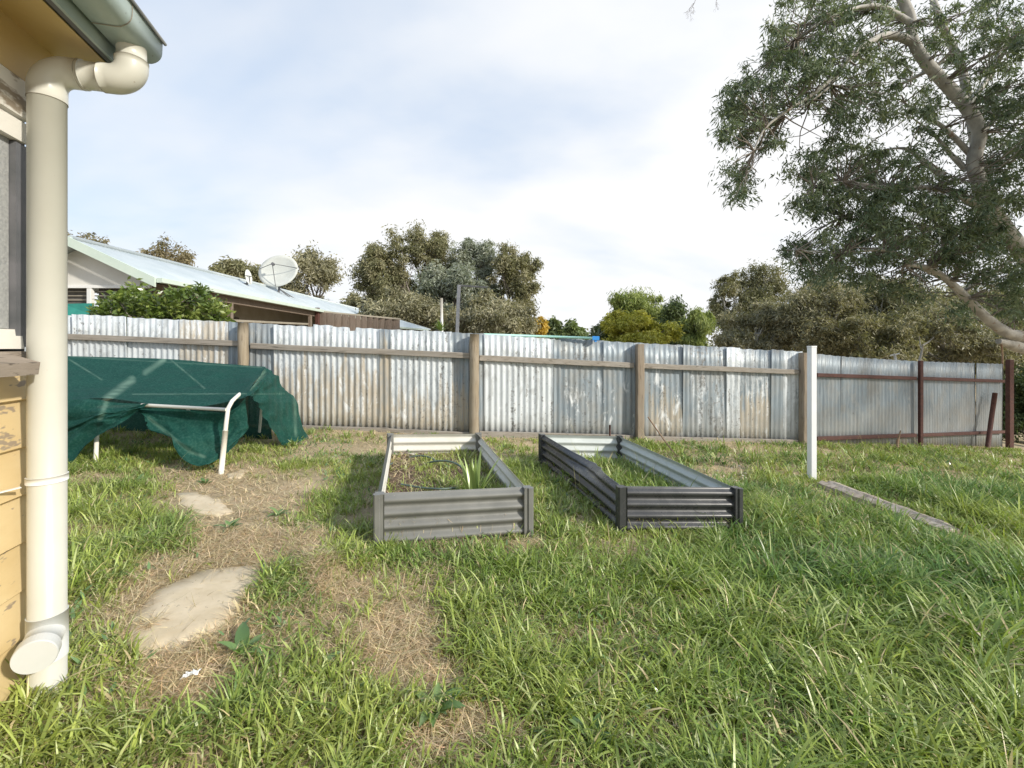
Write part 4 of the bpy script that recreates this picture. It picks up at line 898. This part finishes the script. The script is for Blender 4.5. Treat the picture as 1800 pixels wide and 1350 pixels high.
# bare twigs hanging in at the top
tl = []
def twig(p, d, L, r, k):
    e = p + d * L; tl.append(([p, p.lerp(e, .5) + Vector((rr.uniform(-.02, .02), 0, rr.uniform(-.02, .02))), e], [r, r * .8, r * .6]))
    if k:
        for _ in range(rr.choice((2, 2, 3))):
            nd = (d + Vector((rr.uniform(-.9, .9), rr.uniform(-.4, .4), rr.uniform(-.8, .4)))).normalized(); twig(e, nd, L * rr.uniform(.55, .85), r * .65, k - 1)
st = P(1300, -120, 7.8)
tl.append((wob(P(1540, -120, 8.2), st, 5, .04, rr), [.05, .045, .04, .03, .025, .02])); tl.append((wob(st, P(1225, -10, 7.7), 4, .05, rr), [.02, .017, .013, .01, .008]))
tl.append((wob(st, P(1262, -15, 7.7), 4, .05, rr), [.018, .015, .012, .009, .006]))
twig(P(1225, -10, 7.7), Vector((-.3, 0, -1)).normalized(), .16, .006, 4); twig(P(1262, -15, 7.7), Vector((-.1, 0, -1)).normalized(), .14, .005, 3)
o = joined_tubes('bare_twigs', tl, M['bark2'], bt, 4)
single(tube('hanging_rope', [P(1760, 602, 8.5), P(1762, 622, 8.5), P(1762, 648, 8.5)], .016, M['stick'], None, 6), 'thin dark rope hanging from the low gum limb at the fence end', 'rope')
ds = thing('dead_sapling', 'pale bare forked dead branch standing above the steel fence', 'branch', P(1618, 640, 9.5))
joined_tubes('stem', [(wob(P(1615, 650, 9.5), P(1622, 607, 9.5), 4, .05, rr), [.03, .025, .022, .02, .018]), (wob(P(1622, 607, 9.5), P(1642, 592, 9.6), 3, .06, rr), [.018, .014, .01, .006]), (wob(P(1620, 615, 9.5), P(1616, 590, 9.5), 3, .06, rr), [.015, .012, .01, .006])], M['bark'], ds, 6)

# ------------------------------------------------------------------ slabs, litter
def slab(label, poly, h=.007):
    n = len(poly); pts = []
    for i in range(n):
        a, b_ = G(*poly[i]), G(*poly[(i+1) % n])
        for k in range(4):
            p = a.lerp(b_, k / 4) + Vector((random.uniform(-.012, .012), random.uniform(-.012, .012), 0)); pts.append(p)
    c = sum(pts, Vector()) / len(pts); m = len(pts); V = []; Fc = []
    for s_, dz in ((1.0, -.03), (1.0, h - .004), (.985, h), (.6, h + .001), (.25, h + .001)):
        for p in pts: q = c.lerp(p, s_); V.append((q.x, q.y, float(gz(q.x, q.y)) + dz))
    for r_ in range(4):
        for k in range(m): Fc.append((r_*m+k, r_*m+(k+1) % m, (r_+1)*m+(k+1) % m, (r_+1)*m+k))
    V.append((c.x, c.y, float(gz(c.x, c.y)) + h)); 
    for k in range(m): Fc.append((4*m+k, 4*m+(k+1) % m, len(V)-1))
    o = mesh('paving_slab', V, Fc, M['concrete'], None, True); tagp(o, label, 'paving slab', 'concrete slabs in the grass'); return [(p.x, p.y) for p in pts]
SL = [slab('largest sandy concrete slab, nearest in the worn path', [(225, 1140), (232, 1090), (275, 1040), (350, 1005), (455, 992), (462, 1015), (425, 1060), (405, 1100), (345, 1125), (300, 1150), (250, 1155)]),
      slab('small pale concrete slab in the middle of the worn path', [(312, 868), (345, 866), (385, 880), (412, 900), (385, 908), (345, 902), (318, 886)]),
      slab('small slab at the foot of the right frame leg', [(400, 835), (430, 824), (436, 830), (420, 842), (402, 843)])]
for i in range(26):
    p = G(random.uniform(1215, 1330), random.uniform(822, 862)); 
    if i == 0: cp = []
    cp.append(p)
V = []; Fc = []
for p in cp:
    b0 = len(V); s_ = random.uniform(.012, .03); z = float(gz(p.x, p.y))
    V += [Vector((p.x + s_*math.cos(a)*random.uniform(.6, 1), p.y + s_*math.sin(a)*random.uniform(.6, 1), z + .02 + random.uniform(0, .01))) for a in (0, 1.2, 2.5, 3.8, 5)] + [Vector((p.x, p.y, z + .035)), Vector((p.x, p.y, z - .01))]
    for k in range(5): Fc += [(b0+k, b0+(k+1) % 5, b0+5), (b0+(k+1) % 5, b0+k, b0+6)]
tagp(mesh('plaster_rubble', V, Fc, M['chalk']), 'pale broken rubble scattered right of the black garden bed', 'rubble', kind='stuff')
p = G(332, 1206); V = []; Fc = []
for r_ in range(5):
    for k in range(7): V.append((p.x + (k - 3) * .006 + random.uniform(-.004, .004), p.y + (r_ - 2) * .006 + .004 * k, p.z + .025 + random.uniform(0, .012)))
for r_ in range(4):
    for k in range(6): Fc.append((r_*7+k, r_*7+k+1, (r_+1)*7+k+1, (r_+1)*7+k))
single(mesh('plastic_scrap', V, Fc, M['foil']), 'small crumpled pale plastic scrap on the straw of the path', 'litter')
# hoses in bed
def bp(px, py, h): 
    v = G(px, py, .115 + h); return v
hz_ = thing('garden_hose', 'thin dark hose arching over the grass in the olive grey bed', 'hose', bp(770, 815, 0))
tube('hose_loop', [Vector(v) for v in crs([tuple(bp(748, 815, .01)), tuple(bp(765, 811, .05)), tuple(bp(790, 811, .07)), tuple(bp(810, 820, .05)), tuple(bp(826, 838, .03)), tuple(bp(834, 850, .0))], 24)], .008, M['hose'], hz_, 8)
tube('hose_loop', [Vector(v) for v in crs([tuple(bp(720, 803, .02)), tuple(bp(740, 801, .04)), tuple(bp(758, 805, .04)), tuple(bp(768, 812, .02))], 16)], .008, M['hose'], hz_, 8)
tube('hose_loop', [Vector(v) for v in crs([tuple(bp(690, 814, .02)), tuple(bp(678, 822, .03)), tuple(bp(676, 832, .02)), tuple(bp(684, 842, .01))], 14)], .007, M['hose'], hz_, 8)
tube('hose_loop', [Vector(v) for v in crs([tuple(bp(705, 852, .03)), tuple(bp(740, 858, .03)), tuple(bp(775, 860, .04)), tuple(bp(800, 858, .03))], 14)], .007, M['hose'], hz_, 8)
# broadleaf weeds
def weed(px, py, n, L, label, seed, h=0.0):
    rr = random.Random(seed); b0 = G(px, py); b0.z += h; t = thing('broadleaf_weed', label, 'weed', b0, 'broadleaf weeds in the lawn')
    for i in range(n):
        az = 2.4 * i + rr.uniform(-.3, .3); tilt = rr.uniform(.5, 1.25); l = L * rr.uniform(.6, 1.1); w = l * rr.uniform(.26, .36); V = []; Fq = []; m = 5; th = tilt; p = Vector(b0); sdv = Vector((-math.sin(az), math.cos(az), 0))
        c = np.array(rr.choice([(.11, .20, .07), (.14, .24, .08), (.10, .18, .09), (.18, .27, .10)])) * rr.uniform(.85, 1.2)
        for k in range(m + 1):
            ww = w * math.sin(math.pi * min(.98, .08 + .9 * (k / m) ** .9)) ; dn = Vector((0, 0, 1))
            V += [p - sdv * ww / 2 + dn * ww * .22, p, p + sdv * ww / 2 + dn * ww * .22]
            p = p + Vector((math.cos(az) * math.sin(th), math.sin(az) * math.sin(th), math.cos(th))) * l / m; th += .16
        for k in range(m): Fq += [(k*3, k*3+1, k*3+4, k*3+3), (k*3+1, k*3+2, k*3+5, k*3+4)]
        npmesh('leaf', np.array([tuple(v) for v in V]), np.array(Fq), None, M['gloss'], t, np.repeat(c[None], len(V), 0), True)
weed(425, 1155, 9, .13, 'broad leaved weed at the right edge of the straw below the largest slab', 1)
weed(404, 930, 14, .09, 'small leafy weed alone in the middle of the bare path', 2)
weed(765, 1255, 12, .12, 'leafy weed beside the bare dirt patch at the bottom centre', 3)
weed(1040, 1310, 13, .09, 'blue green rosette weed at the bottom edge right of centre', 4)
weed(865, 1235, 9, .06, 'tiny grey green rosette weed just above the bottom dirt patch', 5)
weed(490, 905, 10, .09, 'low weed on the right rim of the bare path', 6)
weed(360, 852, 10, .08, 'flat weed beside the front leg of the tube frame', 7)
weed(240, 850, 10, .09, 'flat weed at the left end of the bare path', 8)
weed(560, 1180, 8, .09, 'dark green weed in the grass left of the central straw patch', 9)
weed(1235, 1190, 8, .09, 'low weed hidden in the tall grass right of centre', 10)

# ------------------------------------------------------------------ grass
def field(px, py, blobs):
    m = np.zeros(px.shape)
    for cx_, cy_, rx, ry, st_ in blobs:
        d = ((px - cx_) / rx) ** 2 + ((py - cy_) / ry) ** 2; m = np.maximum(m, st_ * np.clip(1.5 - d, 0, 1))
    return m
BARE = [(330, 1070, 122, 98, 1.05), (325, 1190, 88, 66, 1.0), (420, 960, 92, 58, 1.1), (405, 885, 130, 45, 1.1), (430, 845, 90, 26, 1), (330, 845, 60, 18, .9), (370, 940, 50, 40, .9), (170, 845, 70, 12, .8), (540, 965, 30, 26, .85), (565, 1010, 18, 30, .7), (250, 1240, 60, 25, .5),
        (705, 1130, 75, 62, 1), (740, 1195, 95, 32, .95), (835, 1275, 70, 32, 1), (770, 1310, 70, 26, .9), (620, 1040, 40, 25, .6), (825, 1045, 26, 10, .6), (1230, 1075, 45, 18, .7), (935, 955, 30, 14, .7), (1120, 1290, 60, 25, .55), (1060, 1215, 60, 22, .45), (1265, 840, 60, 18, .9), (1345, 885, 30, 9, .5),
        (1010, 920, 20, 12, .6), (1380, 1320, 70, 25, .4), (1480, 1180, 45, 12, .35), (700, 835, 26, 16, .7), (870, 835, 22, 18, .8), (740, 792, 60, 6, .6), (1050, 845, 30, 12, .5), (20, 1200, 40, 60, .3), (1460, 850, 20, 6, .6)]
def sample(n, ymin, ymax, xm=.6):
    Y = np.sqrt(rng.random(n) * (ymax**2 - ymin**2) + ymin**2); X = rng.uniform(-1.22, 1.22, n) * Y; X = np.where(rng.random(n) < .12, rng.uniform(-1, 1, n) * (1.22 * Y + xm), X)
    return X, Y
def toppx(X, Y, Z): return 900 + F * X / Y, HZ + F * (EYE - Z) / Y
pathpoly = [np.array(s_) for s_ in SL]
def inpoly(x, y, P_):
    c = np.zeros(len(x), bool); n = len(P_); j = n - 1
    for i in range(n):
        xi, yi = P_[i]; xj, yj = P_[j]
        c ^= ((yi > y) != (yj > y)) & (x < (xj - xi) * (y - yi) / (yj - yi + 1e-12) + xi); j = i
    return c
def fenceY(X): return np.interp(X, [p.x for p in FP], [p.y for p in FP])
def blades(name, X, Y, L, Wd, col, tilt, curv, segs, mat, az=None, zoff=0.0, root=None, tipc=None, kind='stuff'):
    n = len(X); Z = gzs(X, Y) - .004 + zoff
    if az is None: az = rng.uniform(0, 2 * math.pi, n)
    p = np.stack([X, Y, Z], 1); th = tilt.copy(); tw = az + math.pi / 2 + rng.normal(0, .5, n); sd = np.stack([np.cos(tw), np.sin(tw), np.zeros(n)], 1)
    rows = []; cols = []; cr_ = np.stack([np.cos(az), np.sin(az)], 1)
    for k in range(segs):
        f = k / segs; w = Wd * (1 - .55 * f ** 1.6) * (.75 + .25 * min(1, f * 4)); rows.append(p - sd * w[:, None] / 2); rows.append(p + sd * w[:, None] / 2)
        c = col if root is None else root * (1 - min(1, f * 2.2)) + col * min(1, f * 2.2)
        cols += [c, c]
        p = p + np.stack([cr_[:, 0] * np.sin(th), cr_[:, 1] * np.sin(th), np.cos(th)], 1) * (L / segs)[:, None]; th = th + curv / segs
    # keep drooping tips above the ground
    rows.append(p); cols.append(col if tipc is None else tipc)
    V = np.stack(rows, 1); C_ = np.stack(cols, 1); m = 2 * segs + 1
    gzz = gzs(V[:, :, 0].ravel(), V[:, :, 1].ravel()).reshape(n, m) + .003; V[:, 2:, 2] = np.maximum(V[:, 2:, 2], gzz[:, 2:])
    b0 = (np.arange(n) * m)[:, None]; Q = [b0 + np.array([[2*k, 2*k+1, 2*k+3, 2*k+2]]) for k in range(segs - 1)]; T = b0 + np.array([[2*segs-2, 2*segs-1, 2*segs]])
    return npmesh(name, V.reshape(-1, 3), np.concatenate(Q), T, mat, None, C_.reshape(-1, 3)) if name else None
def grassset(name, n, y0, y1, segs, wscale, lab):
    nt = n // 38; TX, TY = sample(nt, y0 * .95, y1); ti = rng.integers(0, nt, n); sg = (.014 + .022 * rng.random(nt))[ti]
    ox, oy = rng.normal(size=n) * sg, rng.normal(size=n) * sg; intuft = rng.random(n) < .68
    X, Y = sample(n, y0, y1); X = np.where(intuft, TX[ti] + ox, X); Y = np.where(intuft, TY[ti] + oy, Y)
    tl_ = np.where(intuft, rng.uniform(.65, 1.75, nt)[ti], 1.0); th_ = np.where(intuft, rng.normal(0, .22, nt)[ti], 0); taz = np.arctan2(oy, ox); trd = np.hypot(ox, oy) / sg
    px, py = toppx(X, Y, gz(X, Y))
    bare = field(px, py, BARE) * (.62 + .5 * vnoise(X * 9, Y * 9, 2)); cl = vnoise(X * 4.5, Y * 4.5, 7) * .6 + vnoise(X * 13, Y * 13, 8) * .4
    lush = np.clip((X - .1) / 1.8, 0, 1) * np.clip(1.2 - (Y - 3.5) / 3, .35, 1)
    prob = np.clip(1.1 - 1.25 * bare, 0, 1) * np.clip(-.05 + cl * 1.25 + lush * .25, .03, 1)
    prob = prob * np.clip(2.1 * vnoise(X * 2.4 + 3, Y * 2.4, 41) - .12 + .28 * lush, .10, 1); keep = rng.random(n) < prob
    for P_ in pathpoly: keep &= ~inpoly(X, Y, P_)
    keep &= Y < fenceY(X) - .06; keep &= ~((X < -1.56 - .275 * (Y - 1.355)) & (Y < 1.48)); keep &= (X + 1.474) ** 2 + (Y - 1.379) ** 2 > .048 ** 2
    sd_ = (SLE[1] - SLE[0]); sl2 = np.clip(((X - SLE[0].x) * sd_.x + (Y - SLE[0].y) * sd_.y) / (sd_.x ** 2 + sd_.y ** 2), 0, 1); dsl = np.hypot(X - SLE[0].x - sl2 * sd_.x, Y - SLE[0].y - sl2 * sd_.y)
    keep &= (dsl > .10); keep &= ~((dsl < .34) & (Y < SLE[0].y + sl2 * sd_.y) & (rng.random(n) < .55))
    q1 = inquad(X, Y, B1); q2 = inquad(X, Y, B2); keep &= ~(q1 & (rng.random(n) < .05))
    X, Y, px, py, bare, cl, lush, q1, tl_, th_, taz, trd, intuft, dsl = [a[keep] for a in (X, Y, px, py, bare, cl, lush, q1, tl_, th_, taz, trd, intuft, dsl)]; n = len(X)
    big = vnoise(X * 1.7 + 5, Y * 1.7, 9)
    left = (px < 370) & (py > 850) & (py < 1050)
    L = (.027 + .068 * cl + .048 * lush + .03 * big + .03 * left) * np.clip(1.25 - (Y - 2) * .11, .6, 1.1) * rng.uniform(.55, 1.35, n) * (1 - .55 * np.clip(bare, 0, 1))
    # long tufts against the bed fronts and the pipe
    tuft = field(px, py, [(800, 975, 140, 14, .6), (1290, 945, 50, 16, .7), (480, 1060, 60, 60, .5), (610, 960, 40, 60, .5), (60, 1290, 90, 70, 1), (1500, 810, 300, 22, .7), (300, 960, 60, 50, .4), (500, 1090, 60, 60, .45), (1600, 900, 300, 40, .4)])
    L = L * (1 + .65 * tuft); L = L * tl_ * np.where(X < -.2, .82, 1.0) * np.where((X > .6) & (Y < 3.0), 1.04, 1.0) * .94; L = np.where((dsl < .40), L * .55, L); L = np.where((px > 1060) & (px < 1320) & (py > 900) & (py < 962), L * .62, L); L = np.where((px > 640) & (px < 950) & (py > 930) & (py < 985), L * .75, L); L = np.where(q1, L * .8, L); L = np.clip(L, .02, .30)
    Wd = (.0026 + np.where(Y < 2.6, .0056, .0044) * rng.random(n) ** 1.5 + .0014 * lush) * wscale
    az = rng.uniform(0, 2 * math.pi, n) * .85 + 2 * math.pi * vnoise(X * 2.6, Y * 2.6, 12) * .75 + np.where(left, 2.6, 0)
    az = np.where(intuft & (rng.random(n) < .8), taz + rng.normal(0, .45, n), az)
    tilt = np.where(intuft, np.clip(.12 + .33 * trd, 0, .95) * rng.uniform(.5, 1.3, n), rng.uniform(.05, 1.0, n)) * (1 + .3 * (L > .14)); curv = rng.uniform(.3, 2.5, n) * np.clip(L / .10, .5, 1.4)
    g1 = np.array([.225, .325, .062]); g2 = np.array([.42, .48, .125]); g3 = np.array([.105, .225, .062]); g4 = np.array([.50, .56, .24])
    u = rng.random(n); hue = np.clip(vnoise(X * 1.3, Y * 1.3, 21) * .9 + rng.normal(0, .15, n) + th_ - .05 + .14 * (py > 1050) , 0, 1)[:, None]
    col = g1 * (1 - hue) + g2 * hue; dk = np.clip(vnoise(X * 2.1 + 9, Y * 2.1, 22) * 1.5 - .7 + .35 * lush + rng.normal(0, .15, n), 0, 1)[:, None] * .8; col = col * (1 - dk) + g3 * dk
    dry = (rng.random(n) < .035 + .28 * np.clip(bare, 0, 1) + .06 * (big < .3))[:, None]; col = np.where(dry, np.array([.58, .48, .28]) * rng.uniform(.7, 1.2, (n, 1)), col)
    col = col * rng.uniform(.6, 1.3, (n, 1)); pale = (rng.random(n) < .12)[:, None]; col = np.where(pale & ~dry, g4 * rng.uniform(.8, 1.2, (n, 1)), col)
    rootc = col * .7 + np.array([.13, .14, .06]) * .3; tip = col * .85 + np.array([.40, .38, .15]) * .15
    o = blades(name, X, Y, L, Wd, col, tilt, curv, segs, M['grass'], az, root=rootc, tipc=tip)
    tagp(o, lab, 'grass', kind='stuff'); return n
tot = grassset('grass', 150000, .75, 2.4, 4, 1.3, 'long green lawn grass in the foreground')
tot += grassset('grass', 190000, 2.4, 4.4, 3, 1.35, 'green lawn grass around the garden beds')
tot += grassset('grass', 110000, 4.4, 8.3, 3, 2.1, 'green grass along the foot of the fence')
# small broad leaved ground cover between the blades
n = 16000; X, Y = sample(n, .8, 6.0); px, py = toppx(X, Y, gz(X, Y)); k = (vnoise(X * 2.7 + 2, Y * 2.7, 61) > .60) & (field(px, py, BARE) < .9) & (Y < fenceY(X) - .1) & ~((X < -1.56 - .275 * (Y - 1.355)) & (Y < 1.48))
for P_ in pathpoly: k &= ~inpoly(X, Y, P_)
X, Y = X[k], Y[k]; n = len(X); c = np.array([.13, .22, .09]) * rng.uniform(.7, 1.4, (n, 1)) * np.array([1, 1, 1])
tagp(blades('clover', X, Y, rng.uniform(.02, .045, n), rng.uniform(.010, .020, n), c, rng.uniform(.5, 1.4, n), rng.uniform(.0, .6, n), 2, M['gloss'], zoff=.01 + .03 * rng.random(n)), 'small broad leaved weeds and clover between the grass', 'clover', kind='stuff')
# straw
def strawset(n, y0, y1, ws, lab):
    X, Y = sample(n, y0, y1); px, py = toppx(X, Y, gz(X, Y)); bare = field(px, py, BARE) * (.6 + .5 * vnoise(X * 7, Y * 7, 31))
    mound = field(px, py, [(535, 955, 42, 34, 1), (565, 1010, 28, 42, 1)])
    keep = rng.random(n) < np.clip(.30 + .75 * bare + mound, 0, 1); keep &= Y < fenceY(X) - .05; keep &= ~((X < -1.56 - .275 * (Y - 1.355)) & (Y < 1.48))
    for i, P_ in enumerate(pathpoly): keep &= ~(inpoly(X, Y, P_) & (rng.random(n) < (.985 if i == 0 else .9)) & (vnoise(X * 7 + 3, Y * 7, 51) < .86))
    X, Y, bare, mound = [a[keep] for a in (X, Y, bare, mound)]; n = len(X)
    col = np.array([.68, .56, .36]) * rng.uniform(.55, 1.35, (n, 1)) * (1 + rng.normal(0, .05, (n, 3))); gr = (rng.random(n) < .25)[:, None]; col = np.where(gr, col * np.array([.62, .56, .5]), col)
    o = blades('straw', X, Y, rng.uniform(.03, .11, n), rng.uniform(.0016, .0034, n) * ws, col, rng.uniform(1.1, 1.6, n), rng.uniform(-.5, .9, n), 2, M['straw'], zoff=.003 + .018 * rng.random(n) + mound * .02)
    tagp(o, lab, 'straw', kind='stuff')
strawset(190000, .75, 2.6, 1.0, 'dry cut grass litter in the foreground')
strawset(150000, 2.6, 6.5, 1.6, 'dry cut grass litter further back')
# seed stalks
n = 700; X, Y = sample(n, 2.0, 7.5); k = (X > .5) & (Y < fenceY(X) - .1) | (Y < fenceY(X) - .1) & (rng.random(n) < .1); X, Y = X[k], Y[k]; n = len(X)
tagp(blades('seed_stalks', X, Y, rng.uniform(.16, .34, n), np.full(n, .0028), np.repeat(np.array([[.36, .34, .16]]), n, 0), rng.uniform(.05, .5, n), rng.uniform(.1, .9, n), 3, M['straw']), 'thin pale seed stalks standing above the grass', 'stalks', kind='stuff')
S.render.engine = 'CYCLES'
print('blades', tot)
